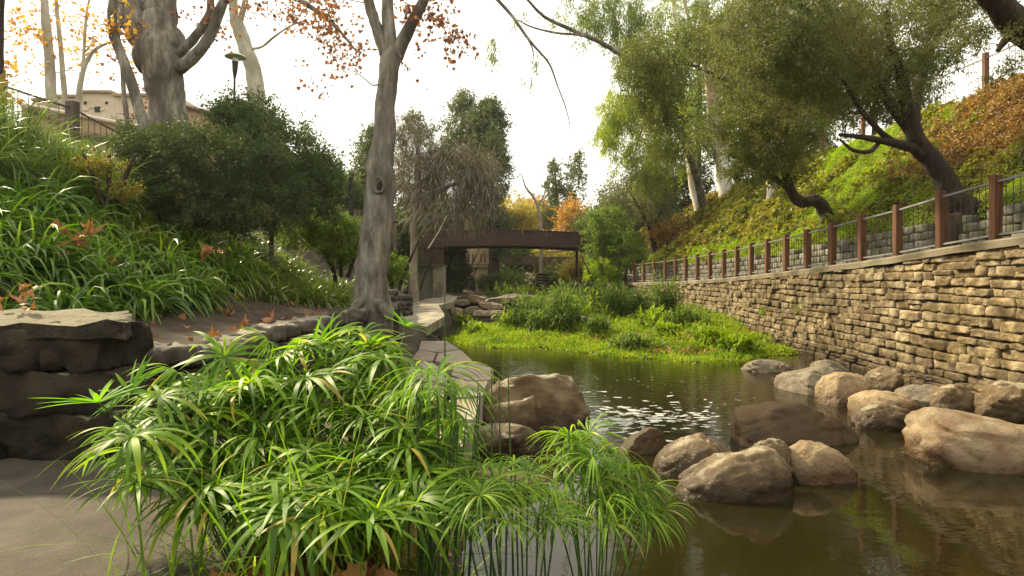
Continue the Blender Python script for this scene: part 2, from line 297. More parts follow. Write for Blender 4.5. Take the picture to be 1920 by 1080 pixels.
M['dry'] = leafmat('dry_vine_leaf', [(.11, .052, .014), (.21, .11, .028), (.32, .185, .05), (.17, .12, .025)], trans=.3, patch=.9)
M['litter'] = leafmat('dead_leaf', [(.14, .05, .022), (.26, .10, .04), (.34, .16, .07), (.40, .20, .07)], trans=.2, tcol=1.)
M['con'] = leafmat('conifer_needles', [(0.050, 0.069, 0.030), (0.081, 0.106, 0.044), (0.125, 0.150, 0.062)], trans=.35, patch=.3)
M['far'] = leafmat('far_leaf', [(.05, .07, .02), (.08, .105, .03), (.12, .14, .045)], trans=.4, patch=.25)
M['yellow'] = leafmat('yellow_leaf', [(.26, .22, .05), (.38, .32, .07), (.45, .33, .08)], trans=.5, tcol=1.2, patch=.4)
M['gold'] = leafmat('variegated_leaf', [(.07, .09, .015), (.16, .17, .02), (.24, .20, .03), (.26, .12, .03)], trans=.4)
M['orange'] = leafmat('orange_leaf', [(.28, .14, .03), (.40, .20, .05), (.45, .28, .08)], trans=.5, tcol=1.1, patch=.4)
M['grassb'] = leafmat('grass_blade', [(.08, .13, .01), (.13, .19, .014), (.20, .26, .02)], trans=.4)
def watermat():
    m, nt, N, L = mat_new('murky_water')
    out = N.new('ShaderNodeOutputMaterial'); tc = N.new('ShaderNodeTexCoord')
    mp = N.new('ShaderNodeMapping'); mp.inputs['Scale'].default_value = (.8, 1.6, 1); L.new(tc.outputs['Object'], mp.inputs[0])
    n1 = N.new('ShaderNodeTexNoise'); n1.inputs['Scale'].default_value = 4.5; n1.inputs['Detail'].default_value = 4; L.new(mp.outputs[0], n1.inputs['Vector'])
    # livelier where the current runs over the upper pool, still near the camera
    sp = N.new('ShaderNodeSeparateXYZ'); L.new(tc.outputs['Object'], sp.inputs[0])
    mr = N.new('ShaderNodeMapRange'); L.new(sp.outputs[1], mr.inputs[0]); mr.inputs[1].default_value = 5.5; mr.inputs[2].default_value = 8.5; mr.inputs[3].default_value = .035; mr.inputs[4].default_value = .16
    b = N.new('ShaderNodeBump'); b.inputs['Distance'].default_value = .05; L.new(mr.outputs[0], b.inputs['Strength']); L.new(n1.outputs['Fac'], b.inputs['Height'])
    fr = N.new('ShaderNodeFresnel'); fr.inputs[0].default_value = 1.36; L.new(b.outputs[0], fr.inputs['Normal'])
    gl = N.new('ShaderNodeBsdfGlossy'); gl.inputs['Roughness'].default_value = .015; L.new(b.outputs[0], gl.inputs['Normal']); gl.inputs[0].default_value = (1, 1, 1, 1)
    tr = N.new('ShaderNodeBsdfTransparent'); tr.inputs[0].default_value = (.36, .26, .11, 1)
    df = N.new('ShaderNodeBsdfDiffuse'); df.inputs[0].default_value = (.022, .017, .005, 1)
    x = N.new('ShaderNodeMixShader'); x.inputs[0].default_value = .62; L.new(tr.outputs[0], x.inputs[1]); L.new(df.outputs[0], x.inputs[2])
    y = N.new('ShaderNodeMixShader'); L.new(fr.outputs[0], y.inputs[0]); L.new(x.outputs[0], y.inputs[1]); L.new(gl.outputs[0], y.inputs[2])
    L.new(y.outputs[0], out.inputs[0]); return m
M['water'] = watermat()
def foammat():
    m, nt, N, L = mat_new('foam'); o = N.new('ShaderNodeOutputMaterial'); p = N.new('ShaderNodeBsdfPrincipled')
    p.inputs['Base Color'].default_value = (.42, .42, .38, 1); p.inputs['Roughness'].default_value = .6; L.new(p.outputs[0], o.inputs[0]); return m
M['foam'] = foammat()

# ------------------------------------------------------------------ the lie of the land
def walk_z(y): return interp(y, [0, 8.5, 9.76, 11, 12.2, 13.4, 15.9, 18.4, 21.5, 25.5, 35, 60], [2.8, 2.55, 2.5, 2.42, 2.33, 2.27, 2.15, 2.06, 1.95, 1.84, 1.70, 1.6])
def fence_x(y): return interp(y, [0, 22, 28, 35, 45, 60], [7.75, 7.72, 7.2, 5.9, 4.2, 3.4])
def wall_x(y): return fence_x(y)-.28
def foot_x(y): return fence_x(y)+1.75
def ridge_x(y): return interp(y, [0, 30, 60], [13.2, 13.2, 12.6])
def shore_x(y): return interp(y, [0, 2, 4, 6, 8.5, 12, 14.4, 18, 22, 33, 60], [.1, .1, -.05, -.25, -.5, -1.3, -1.75, -2.1, -2.3, -2.6, -2.6])
def edge_x(y): return interp(y, [0, 3.9, 4.5, 5.8, 6.0, 7.3, 9, 11.2, 13, 16, 20, 26, 33, 60], [-7.5, -7.5, -4.0, -3.8, -3.05, -3.0, -2.8, -2.6, -2.6, -3.25, -3.95, -4.8, -5.8, -6.2])
def path_z(y): return interp(y, [0, 4.3, 5.2, 12, 16, 22, 33, 45], [.8, .8, .5, .42, .55, .65, .92, 1.1])
def terr_z(y): return interp(y, [0, 5.9, 9.2, 12.5, 22, 33], [1.2, 1.2, 1.3, 1.32, 1.4, 1.6])
def island(x, y):
    left = interp(y, [14, 17, 19, 21, 25, 30, 36], [1.5, -.6, -1.95, -1.5, -.9, -.3, 0])
    front = interp(x, [-2, -.9, .6, 2.5, 4.2, 6.5, 7.6], [18.7, 16.8, 17.3, 15.3, 14.1, 15.3, 15.8])
    d = np.minimum(x-left, (y-front)*.8)+vnoise(x, y, 1.9, 3)*.22
    return d
def land(x, y):
    x = np.asarray(x, float); y = np.asarray(y, float)
    bed = interp(y, [0, 26, 31, 45, 60, 90], [-.75, -.5, .55, .75, 1.4, 3.5])+vnoise(x, y, 1.3)*.08
    isl = island(x, y)
    bed = np.where(isl > -.8, np.maximum(bed, -.5+sm(-.8, .1, isl)*.52+sm(0, 3, isl)*.2+sm(4, 7, x)*sm(17, 22, y)*.35+vnoise(x, y, 2.2, 5)*.04), bed)
    ex, sx = edge_x(y), shore_x(y)
    # left bank between the water and the terrace edging
    t = np.clip((sx-x)/(.55), 0, 1); bank = bed*(1-t)+(path_z(y)+vnoise(x, y, 3, 2)*.015)*t
    z = np.where(x < sx, bank, bed)
    s = ex-.22-x
    slope = terr_z(y)+.25*sm(.4, 2.2, s)+np.clip(s-1.7, 0, 4.6)*.68+vnoise(x, y, 1.1, 1)*.05*sm(.5, 2, s)
    slope = np.minimum(slope, 4.75+0*s)
    z = np.where(s > 0, slope, z)
    # right bank
    r = x-wall_x(y)-.2; z = np.where(r > 0, walk_z(y)-.05, z)
    fx, rx = foot_x(y)+.25, ridge_x(y)
    u = (x-fx)/(rx-fx); top = 6.95+.008*y; low = walk_z(y)+.86
    h = low+(top-low)*(np.clip(u, 0, 1)**.92)+vnoise(x, y, .9, 4)*.16*sm(0, .2, u)+vnoise(x, y, 2.7, 6)*.05*sm(0, .2, u)
    h = np.where(u > 1, top+vnoise(x, y, .9, 4)*.1, h)
    return np.where(x > fx, h, z)
def axis(parts): return np.unique(np.concatenate([np.arange(a, b, s) for a, b, s in parts]+[[parts[-1][1]]]).round(4))
xs = axis([(-150, -60, 10), (-60, -14, 2), (-14, -5, .3), (-5, 1, .12), (1, 7, .25), (7, 14, .15), (14, 30, 1), (30, 60, 5), (60, 150, 10)])
ys = axis([(-40, -4, 4), (-4, 4, .2), (4, 20, .2), (20, 40, .4), (40, 80, 2), (80, 150, 10)])
X, Y = np.meshgrid(xs, ys); Z = land(X, Y)
def grid_mb(X, Y, Z):
    a, b = X.shape; mb = MB(); i = np.arange(a-1)[:, None]*b; j = np.arange(b-1)[None]
    mb.add(np.stack([X, Y, Z], -1), np.stack([i+j, i+j+1, i+b+j+1, i+b+j], -1).reshape(-1, 4)); return mb
def ground():
    mb = grid_mb(X, Y, Z); o = build('ground', mb, M['soil']); me = o.data
    me.materials.append(M['leafsoil']); me.materials.append(M['mud']); me.materials.append(M['sand'])
    cx = (X[:-1, :-1]+X[1:, 1:])/2; cyy = (Y[:-1, :-1]+Y[1:, 1:])/2
    mi = np.zeros(cx.shape, int); mi[cx > fence_x(cyy)+1.2] = 1; mi[(cx > shore_x(cyy)) & (cx < wall_x(cyy))] = 2
    mi[(cx < -.75) & (cx > -8) & (cyy < 4.1) & (cx < -.7-.5*vnoise(cx*0, cyy, 3)*.3)] = 3
    me.polygons.foreach_set('material_index', mi.ravel().astype(np.int32))
    tag(o, kind='structure')
ground()
def water():
    xs = np.linspace(-3.4, 7.6, 45); ys = np.linspace(-6, 31, 130); A, B = np.meshgrid(xs, ys)
    tag(build('water', grid_mb(A, B, A*0), M['water']), kind='structure')
    xs = np.linspace(-3.6, 7.0, 12); ys = np.linspace(30.4, 56, 20); A, B = np.meshgrid(xs, ys)
    tag(build('water', grid_mb(A, B, A*0+.72), M['water']), kind='structure')
water()
def walkway():
    ys = np.concatenate([np.arange(0, 60, .5)]); mb = MB()
    v = []
    for y in ys: v += [(wall_x(y)+.34, y, walk_z(y)+.005), (foot_x(y)+.02, y, walk_z(y)+.005)]
    k = np.arange(len(ys)-1)*2
    mb.add(v, np.stack([k, k+1, k+3, k+2], -1)); tag(build('pavement', mb, M['asphalt']), kind='structure')
walkway()
def slab(name, pts, z, th, mat, kind=None):
    """flat slab polygon with thickness; z per point"""
    n = len(pts); z = np.broadcast_to(z, (n,)); mb = MB()
    top = [(p[0], p[1], z[i]) for i, p in enumerate(pts)]; bot = [(p[0], p[1], z[i]-th) for i, p in enumerate(pts)]
    mb.add(top+bot, [tuple(range(n))]); mb.add(top+bot, [(i, i+n, (i+1) % n+n, (i+1) % n) for i in range(n)])
    o = build(name, mb, mat, smooth=False); tag(o, kind=kind); return o
def gp(px, py, z):
    d = (CAMZ-z)*F/(py-HZ); return ((px-960)/F*d, d)
# concrete path beside the creek: a slab with a square outer edge
pl = [(835, 592, .66), (800, 612, .6), (742, 606, .62), (752, 584, .7), (765, 570, .86), (800, 560, .93), (835, 553, 1.02), (858, 556, .98), (850, 566, .9), (822, 572, .82)]
pp = [gp(a, b, c) for a, b, c in pl]
slab('path', pp, [c for a, b, c in pl], .28, M['concrete'], 'structure')

# ------------------------------------------------------------------ dry-laid stone wall on the far side of the creek
def stone_mesh(name, s, mat, cuts=(2, 4, 2), rough=.022, rnd_=.35, seed=0):
    nx, ny, nz = cuts; idx = {}; vs = []; fs = []
    def vid(i, j, k):
        if (i, j, k) not in idx: idx[(i, j, k)] = len(vs); vs.append((i/nx-.5, j/ny-.5, k/nz-.5))
        return idx[(i, j, k)]
    def q(a, b, c, d, flip): fs.append((a, b, c, d) if not flip else (d, c, b, a))
    for i in range(nx):
        for j in range(ny):
            for k, fl in ((0, True), (nz, False)): q(vid(i, j, k), vid(i+1, j, k), vid(i+1, j+1, k), vid(i, j+1, k), fl)
    for i in range(nx):
        for k in range(nz):
            for j, fl in ((0, False), (ny, True)): q(vid(i, j, k), vid(i+1, j, k), vid(i+1, j, k+1), vid(i, j, k+1), fl)
    for j in range(ny):
        for k in range(nz):
            for i, fl in ((0, True), (nx, False)): q(vid(i, j, k), vid(i, j+1, k), vid(i, j+1, k+1), vid(i, j, k+1), fl)
    v = np.array(vs)*2; e = np.abs(v); m = np.sort(e, axis=1)
    # pull corners in
    r = 1-rnd_*.38*np.clip(m[:, 1]-.4, 0, 1)*m[:, 2]-rnd_*.3*np.clip(m[:, 0]-.4, 0, 1)
    v = v*r[:, None]*.5*np.asarray(s)
    sv = Vector((seed*9.1, seed*3.3, 1))
    v += np.array([noise.noise_vector(Vector(p)*6+sv)[:] for p in v])*rough+np.array([noise.noise_vector(Vector(p)*17+sv)[:] for p in v])*rough*.55
    mb = MB(); mb.add(v, fs); me = mb.mesh(name, smooth=True)
    me.materials.append(mat); return me
def near_join(mb, me, loc, rz, sc):
    k = len(me.vertices); v = np.empty(k*3); me.vertices.foreach_get('co', v); v = v.reshape(-1, 3)*np.asarray(sc)
    c, s = math.cos(rz), math.sin(rz); v[:, :2] = v[:, :2]@np.array([[c, s], [-s, c]]); v += np.asarray(loc)
    mb.add(v, [tuple(p.vertices) for p in me.polygons])
def stone_wall():
    root = empty('stone_wall', (7.7, 14, 0), 'tall wall of rough tan stones in uneven courses along the creek', 'wall')
    var = {L_: [stone_mesh('stone', (.34, L_, .19), M['wallstone'], (2, max(4, int(L_/.05)), 5), .026, .13, seed=i+L_*50) for i in range(7)] for L_ in (.2, .3, .4, .52)}
    items = []; z = -.35
    while z < 2.75:
        h = rnd.uniform(.10, .185); y = 5.5+rnd.random()*.3
        while y < 31:
            L_ = rnd.choice((.2, .3, .3, .4, .4, .52, .52)); L2 = L_*rnd.uniform(.9, 1.12); yc = y+L2/2
            top = walk_z(yc)-.10; zc = z+h/2; hh = h
            if z+h > top: hh = top-z; zc = z+hh/2
            if hh > .055:
                a = math.atan2(-(wall_x(yc+.3)-wall_x(yc-.3)), .6)
                wv = .03*math.sin(yc*.9+z*3)+.015*math.sin(yc*2.3+z*9)
                if hh > .15 and rnd.random() < .15:
                    f = rnd.uniform(.4, .6)
                    items.append((yc, zc-hh/2+hh*f/2+wv, hh*f, L_, L2, a, rnd.uniform(-.04, .02))); items.append((yc, zc+hh/2-hh*(1-f)/2+wv, hh*(1-f), L_, L2, a, rnd.uniform(-.04, .02)))
                else: items.append((yc, zc+wv, hh*rnd.uniform(.93, 1.04), L_, L2, a, rnd.uniform(-.045, .03)))
            y += L2+rnd.uniform(-.005, .012)
        z += h+.002
    items.sort(key=lambda t: t[0]); rest = MB()
    for i, (yc, zc, hh, L_, L2, a, pr) in enumerate(items):
        me = rnd.choice(var[L_]); loc = (wall_x(yc)+.14+pr+(zc-1)*.03, yc, zc); sc = (1, L2/L_*.99, hh/.19*.99)
        rz = a+rnd.uniform(-.05, .05)
        if i < 300: inst('stone', me, loc, (rnd.uniform(-.03, .03), rnd.uniform(-.08, .08), rz), sc, root)
        else: near_join(rest, me, loc, rz, sc)
    tag(build('stones_beyond', rest, M['wallstone'], root), kind='stuff')
    mb = MB(); ys = np.arange(5.2, 45, .4); v = []
    for y in ys: x = wall_x(y)+.03; v += [(x-.02, y, -.7), (x+.03, y, walk_z(y)-.12), (x+.3, y, walk_z(y)-.12)]
    k = np.arange(len(ys)-1)*3
    mb.add(v, np.concatenate([np.stack([k, k+3, k+4, k+1], -1), np.stack([k+1, k+4, k+5, k+2], -1)]))
    build('mortar_backing', mb, M['mortar'], root)
    mb = MB(); v = []; ys = np.arange(5.2, 48, .3)                      # concrete coping, worn and uneven
    for y in ys:
        x = wall_x(y)-.035+.02*vnoise(y, 0, 3); z = walk_z(y); n1 = .018*vnoise(y, 3, 4)
        v += [(x, y, z-.13+n1), (x-.005, y, z-.02), (x+.03, y, z+.012), (x+.40, y, z+.012), (x+.4, y, z-.13)]
    k = np.arange(len(ys)-1)[:, None]*5; j = np.arange(4)[None]
    mb.add(v, np.stack([k+j, k+5+j, k+6+j, k+1+j], -1).reshape(-1, 4))
    build('coping', mb, M['coping'], root, smooth=False)
stone_wall()
def tuft(mb, c, n, L, w, bend, up=1.2, spread=.05):
    d = rdir(n, up); b = np.asarray(c)+rng.normal(size=(n, 3))*(spread, spread, .01)
    strips(mb, b, d, rng.uniform(.6, 1.1, n)*L, w, bend, 4)
for (px, py, n, L, lab) in ((1433, 583, 70, .17, 'bright green tuft growing out of the stone wall courses'), (1500, 581, 26, .10, 'tiny green sprig in a joint of the stone wall')):
    d = 7.45*F/(px-960); c = P(px, py, d); mb = MB(); d0 = rdir(n, .6); d0[:, 0] = -abs(d0[:, 0])
    strips(mb, c+rng.normal(size=(n, 3))*.04, d0, rng.uniform(.5, 1.1, n)*L, .018, 2., 4)
    leaves(mb, c+rng.normal(size=(n*3, 3))*(.06, .09, .07), rdir(n*3), .045, .03)
    tag(build('wall_grass', mb, M['cress'], origin=c), lab, 'plant', kind='stuff')

# ------------------------------------------------------------------ railings
def railing(name, label, cat, posts, ph, pw, postmat, railmat, barmat, nb, rail_top, rail_bot, group=None, postw_y=None, barr=.006, single_bars=True, postcap=0):
    """posts: list of (x,y,z) feet"""
    root = empty(name, posts[0], label, cat, group)
    pm = bevel_box_mesh('post', (pw, postw_y or pw, ph), .008, postmat); bar = MB(); tube(bar, [(0, 0, 0), (0, 0, 1)], barr, 5)
    bme = bar.mesh('baluster'); bme.materials.append(barmat)
    rest = MB()
    for i, p in enumerate(posts):
        a = 0 if i == 0 else math.atan2(-(p[0]-posts[i-1][0]), p[1]-posts[i-1][1])
        inst('post', pm, (p[0], p[1], p[2]+ph/2), (rnd.uniform(-.008, .008), rnd.uniform(-.01, .01), a), 1, root)
    cnt = 0
    for i in range(len(posts)-1):
        a, b = np.array(posts[i]), np.array(posts[i+1]); d = (b-a); u = d/np.linalg.norm(d); s, e = a+u*pw*.5, b-u*pw*.5
        for zz, hh in ((rail_top, .034), (rail_bot, .03)):
            if zz is None: continue
            mb = MB(); s2, e2 = s+(0, 0, zz), e+(0, 0, zz)
            w = .02; n = np.array((-u[1], u[0], 0)); n /= np.linalg.norm(n)
            vs = [q+n*w*sg+np.array((0, 0, hh*zg)) for q in (s2, e2) for sg, zg in ((-1, -.5), (1, -.5), (1, .5), (-1, .5))]
            mb.add(vs, [(0, 1, 2, 3), (7, 6, 5, 4), (0, 4, 5, 1), (1, 5, 6, 2), (2, 6, 7, 3), (3, 7, 4, 0)])
            build('rail', mb, railmat, root, smooth=False)
        for k in range(nb):
            t = (k+1)/(nb+1); q = s+(e-s)*t; zb = rail_bot if rail_bot is not None else .05
            if cnt < 290: inst('baluster', bme, (q[0], q[1], q[2]+zb), (0, 0, 0), (1, 1, rail_top-zb), root)
            else: near_join(rest, bme, (q[0], q[1], q[2]+zb), 0, (1, 1, rail_top-zb))
            cnt += 1
    if rest.v: tag(build('balusters_beyond', rest, barmat, root), kind='stuff')
    return root
ypos = [7.28+1.24*i for i in range(31)]
railing('creek_railing', 'long railing with red-brown wooden posts and thin steel bars on top of the stone wall', 'railing',
        [(fence_x(y), y, walk_z(y)) for y in ypos], 1.08, .135, M['redwood'], M['steel'], M['bars'], 7, .97, .12)
# ridge railing
rp = []
for y in (11.2, 14.2, 17.2, 20.2, 23.2, 26.2, 29.2):
    x = ridge_x(y)+.15; rp.append((x, y, float(land(x, y))-.05))
railing('ridge_railing', 'upper railing with brown posts along the crest of the planted slope', 'railing', rp, 1.3, .13, M['redwood'], M['steel'], M['bars'], 14, 1.15, .1)

# ------------------------------------------------------------------ low block wall at the foot of the slope
def block_wall():
    root = empty('block_wall', (9.45, 14, 2), 'low grey split-block wall at the foot of the ivy slope behind the railing', 'wall')
    var = [stone_mesh('block', (.3, .42, .19), M['block'], (2, 4, 3), .012, .12, seed=i+200) for i in range(6)]
    its = []
    for r in range(5):
        y = 7.5+(r % 2)*.2
        while y < 42:
            if not (r == 4 and rnd.random() < .25): its.append((y+.21, r))
            y += .43
    its.sort(); rest = MB()
    for i, (y, r) in enumerate(its):
        x = foot_x(y)+.1+r*.015+rnd.uniform(-.02, .02); z = walk_z(y)+.095+r*.193; a = math.atan2(-(foot_x(y+.3)-foot_x(y-.3)), .6); me = rnd.choice(var)
        if i < 300: inst('block', me, (x, y, z), (0, 0, a+rnd.uniform(-.03, .03)), (1, rnd.uniform(.93, 1.), 1), root)
        else: near_join(rest, me, (x, y, z), a, (1, .97, 1))
    tag(build('blocks_beyond', rest, M['block'], root), kind='stuff')
block_wall()

# ------------------------------------------------------------------ rocks
def rock(name, label, c, dims, mat, seed, cuts=7, rough=.12, flat=0, sub=5, rot=0, fine=.03, cat='rock', power=2.4, group=None, tilt=(0, 0)):
    bm = bmesh.new(); bmesh.ops.create_icosphere(bm, subdivisions=sub, radius=1); rr = random.Random(seed)
    v = np.array([p.co[:] for p in bm.verts])
    v = np.sign(v)*np.abs(v)**(2/power); v /= (np.abs(v)**power).sum(1)[:, None]**(1/power)
    for _ in range(cuts):
        n = unit(np.array([rr.gauss(0, 1), rr.gauss(0, 1), rr.gauss(.2, .8)])); o = rr.uniform(.62, .9); d = v@n-o
        v = v-np.where(d > 0, d*.82, 0)[:, None]*n
    sv = Vector((seed*3.7, seed*1.3, 5))
    dsp = np.array([noise.fractal(Vector(p)*1.3+sv, .8, 2.1, 4) for p in v])*rough+np.array([noise.fractal(Vector(p)*5+sv, .9, 2.1, 4) for p in v])*fine
    cr = np.array([noise.noise(Vector(p)*Vector((1.2, 1.2, 2.0))+sv*1.7) for p in v]); dsp = dsp-.07*np.exp(-(cr/.035)**2)+.02*np.tanh(cr*14)
    v = v*(1+dsp)[:, None]*np.asarray(dims)
    for ax, t in ((1, tilt[0]), (0, tilt[1])):
        v[:, 2] += v[:, 0 if ax == 1 else 1]*t
    cz, sz = math.cos(rot), math.sin(rot); v[:, :2] = v[:, :2]@np.array([[cz, sz], [-sz, cz]])
    f = [tuple(q.index for q in p.verts) for p in bm.faces]; bm.free()
    mb = MB(); mb.add(v+np.asarray(c), f); o = build(name, mb, mat, origin=c)
    if label: tag(o, label, cat, group)
    return o
def rk(label, x0, x1, y0, y1, zb, mat, seed, depth=.9, name='boulder', **k):
    """rock seen spanning x0..x1, top y0, foot y1 standing at level zb"""
    d = (CAMZ-zb)*F/(y1-HZ); w = (x1-x0)/F*d/2; dp = w*depth; dc = d+dp*.75
    top = CAMZ-(y0-HZ)/F*(dc); x = ((x0+x1)/2-960)/F*dc; w *= dc/d
    h = (top-zb)*.93+.03; return rock(name, label, (x, dc, top-h), (w, dp, h), mat, seed, **k)
B = M['boulder']; D = M['bouldark']; PL = M['boulpale']; G = M['boulgrey']
rk('big brown boulder with a dark fissure in the middle of the creek', 905, 1110, 692, 812, 0, B, 3, .8, cuts=8, rough=.10, power=2.7)
rk('low rounded boulder leaning on the front of the big fissured one', 893, 1040, 738, 815, 0, B, 5, .5, cuts=5, rough=.07, power=2.6)
rk('flat tan rock at the waterline before the big fissured boulder', 858, 1020, 797, 852, 0, B, 6, .7, cuts=6, rough=.06)
rk('orange-brown flat rock under the sedge fronds', 835, 1035, 868, 925, 0, PL, 8, .6, cuts=4)
rk('small dark round rock at the edge of the sedge', 1162, 1254, 799, 852, 0, D, 9, .8, cuts=4)
rk('long dark wet rock lying across the pool outlet', 1335, 1602, 756, 838, 0, D, 12, .55, cuts=6, rough=.05, power=3.0, tilt=(.1, 0), rot=.12)
rk('brown striped rock behind the front group of midstream rocks', 1222, 1396, 816, 893, 0, B, 15, .6, cuts=5, rough=.08, power=2.3, tilt=(.22, 0))
rk('largest brown rock at the front of the midstream group', 1270, 1480, 838, 938, 0, B, 21, .6, cuts=5, rough=.08, power=2.3, tilt=(.12, 0))
rk('upright rounded rock wedged at the end of the midstream group', 1400, 1490, 824, 905, 0, B, 23, .9, cuts=4, power=2.4)
rk('pointed cream and ochre rock with its tip in the water', 1466, 1606, 830, 908, 0, PL, 25, .65, cuts=6, rough=.07, power=2.0, tilt=(-.22, 0))
rk('huge pale pink and cream rock slab at the foot of the stone wall', 1715, 2040, 764, 884, 0, PL, 31, .6, cuts=6, rough=.06, power=2.5, tilt=(-.12, 0), rot=-.1)
rk('pale smooth upright boulder against the wall foot', 1530, 1632, 697, 762, 0, PL, 33, .8, cuts=4, rough=.05)
rk('rounded beige boulder between the upright one and the pink slab', 1584, 1716, 733, 790, 0, PL, 35, .8, cuts=4, rough=.05)
rk('small angular brown stone perched behind the beige boulder', 1618, 1702, 689, 735, .15, B, 37, .8, cuts=7, rough=.08)
rk('flat wet reddish rock between the dark rock and the pink slab', 1596, 1712, 757, 806, 0, B, 39, .6, cuts=4)
rk('flat rough grey slab sloping into the pool under the wall', 1462, 1600, 690, 742, 0, G, 41, 1.0, cuts=12, rough=.05, power=3.2, tilt=(-.05, .12))
rk('pale grey broken stone beside the rough grey slab', 1515, 1600, 676, 716, .05, G, 43, .8, cuts=11, rough=.07, power=3.2)
rk('low grey-brown rock where the plants meet the wall', 1395, 1480, 674, 698, 0, G, 45, .9, cuts=9, power=3)
rk('brown rock behind the pink slab with an orange leaf', 1740, 1852, 722, 765, .15, B, 47, .7, cuts=4)
rk('dark tan boulder at the wall foot beside the frame edge', 1836, 1990, 714, 780, .15, B, 49, .7, cuts=5)
rk('flat grey rock lying under the wall behind the small angular stone', 1680, 1790, 722, 752, .2, G, 51, .8, cuts=6)
# upstream rocks and ledges
ups = [(862, 915, 548, 562), (905, 968, 549, 565), (935, 1020, 545, 560), (845, 880, 557, 569), (900, 940, 562, 575), (868, 905, 570, 583), (890, 950, 578, 590), (1000, 1050, 552, 563), (840, 868, 572, 584), (915, 945, 571, 580)]
lab = ['flat ledge rock below the tan tower', 'long pale ledge rock across the upper creek', 'broad slanting ledge of grey rock in the upper creek', 'small rock at the end of the concrete path', 'wet rock in the middle of the rapids', 'stone at the edge of the upper pool', 'low flat stone where the rapids meet the pool', 'flat grey rock before the log steps', 'little rock tucked beside the path edge', 'small brown stone in the rapids']
for i, (a, b, c, d) in enumerate(ups):
    y_ = interp(d, [555, 563, 575, 590], [36, 31, 28.5, 27.]); zb = CAMZ-(d-HZ)/F*y_
    x = ((a+b)/2-960)/F*y_; w = (b-a)/F*y_/2; rock('ledge_rock', lab[i], (x, y_, zb+.02), (w*1.15, w*.8, (d-c)/F*y_*.42+.06), G if i % 2 else B, 60+i, sub=4, cuts=12, power=4)
# wooden log steps in the far bank
st = empty('log_steps', P(1025, 545, 40), 'small flight of dark log steps climbing the far bank', 'steps')
for i in range(6):
    mb = MB(); c = P(1020-i*.5, 542-i*5.5, 40+i*.35); tube(mb, [c-(.38, 0, 0), c+(.38, 0, 0)], .075, 8); build('step', mb, M['darkwood'], st)
    mb = MB(); box(mb, c+(0, .25, -.03), (.72, .4, .06)); build('tread', mb, M['leafsoil'], st)

# flagstones of the lower path
fl = [[(790, 640), (838, 640), (862, 655), (820, 662), (785, 655)], [(822, 664), (864, 657), (886, 677), (850, 684), (815, 678)], [(785, 658), (818, 664), (811, 680), (772, 676)],
      [(852, 687), (888, 680), (926, 692), (922, 712), (880, 714), (846, 704)], [(772, 680), (812, 682), (843, 706), (836, 722), (762, 712)], [(846, 726), (842, 709), (880, 718), (915, 716), (905, 745), (850, 748)],
      [(755, 716), (834, 726), (838, 752), (740, 748)], [(735, 753), (838, 757), (846, 792), (715, 788)], [(842, 753), (900, 750), (890, 790), (850, 792)], [(700, 795), (846, 797), (850, 850), (670, 845)], [(852, 797), (885, 797), (862, 850), (853, 850)]]
root = empty('flagstone_path', (*gp(820, 700, .44), .44), 'path of grey flagstones winding down to the water behind the sedge', 'path')
for q in fl:
    c = np.mean(q, axis=0); pts = [gp(*(c+(np.array(a)-c)*.985), .45+rnd.uniform(-.006, .006)) for a in q]
    mb = MB(); n = len(pts); zt = .465+rnd.uniform(-.01, .012)
    top = [(x, y, zt) for x, y in pts]; bot = [(x, y, zt-.35) for x, y in pts]
    mb.add(top+bot, [tuple(range(n))]); mb.add(top+bot, [(i, i+n, (i+1) % n+n, (i+1) % n) for i in range(n)])
    build('flagstone', mb, M['flag'], root, smooth=False)

# ------------------------------------------------------------------ dark masonry block and terrace edging on the near bank
def big_block():
    root = empty('masonry_block', (-2.95, 4, .8), 'big dark stone block with a patchy pale capstone at the edge of the paved patio', 'stone block')
    x = [-5.2, -4.35, -3.5, -2.62, -2.29]; q = 0
    for row, (zc, hh) in enumerate(((.93, .30), (1.20, .28), (1.47, .27))):
        xs_ = [-5.3, -4.55+.2*row, -3.75-.15*row, -3.1+.12*row, -2.42-.03*row] if row != 1 else [-5.3, -4.3, -3.45, -2.44]
        for i in range(len(xs_)-1):
            w = xs_[i+1]-xs_[i]; me = stone_mesh('stone', (w*1.0, .52, hh*1.0), M['darkstone'], (16, 12, 8), .05, .10, seed=800+q); q += 1
            o = inst('stone', me, ((xs_[i]+xs_[i+1])/2-.03, 3.98+rnd.uniform(-.03, .02), zc), (0, 0, rnd.uniform(-.03, .03)), 1, root)
    bm = bmesh.new(); bmesh.ops.create_cube(bm, size=1); bmesh.ops.subdivide_edges(bm, edges=bm.edges[:], cuts=22, use_grid_fill=True)
    for v in bm.verts:
        v.co = Vector((v.co.x*2.56-3.89-.62*v.co.y*.9, v.co.y*.90+4.15, v.co.z*.09+1.60+.04*v.co.y))
        v.co += noise.noise_vector(v.co*2.6)*.05+noise.noise_vector(v.co*9)*.02+Vector((0, 0, noise.fractal(v.co*5, .8, 2, 4)*.022))
    v = np.array([p.co[:] for p in bm.verts]); f = [tuple(q.index for q in p.verts) for p in bm.faces]; bm.free()
    mb = MB(); mb.add(v, f); build('capstone', mb, solid('patchy_cap', [(.010, .008, .005), (.032, .025, .015), (.08, .064, .038)], scale=5, bump=1., bscale=12, moss=(.165, .145, .09), mosslvl=(.40, .66), bdist=.05), root)  # cap colour turns paler in patches on its upward faces
big_block()
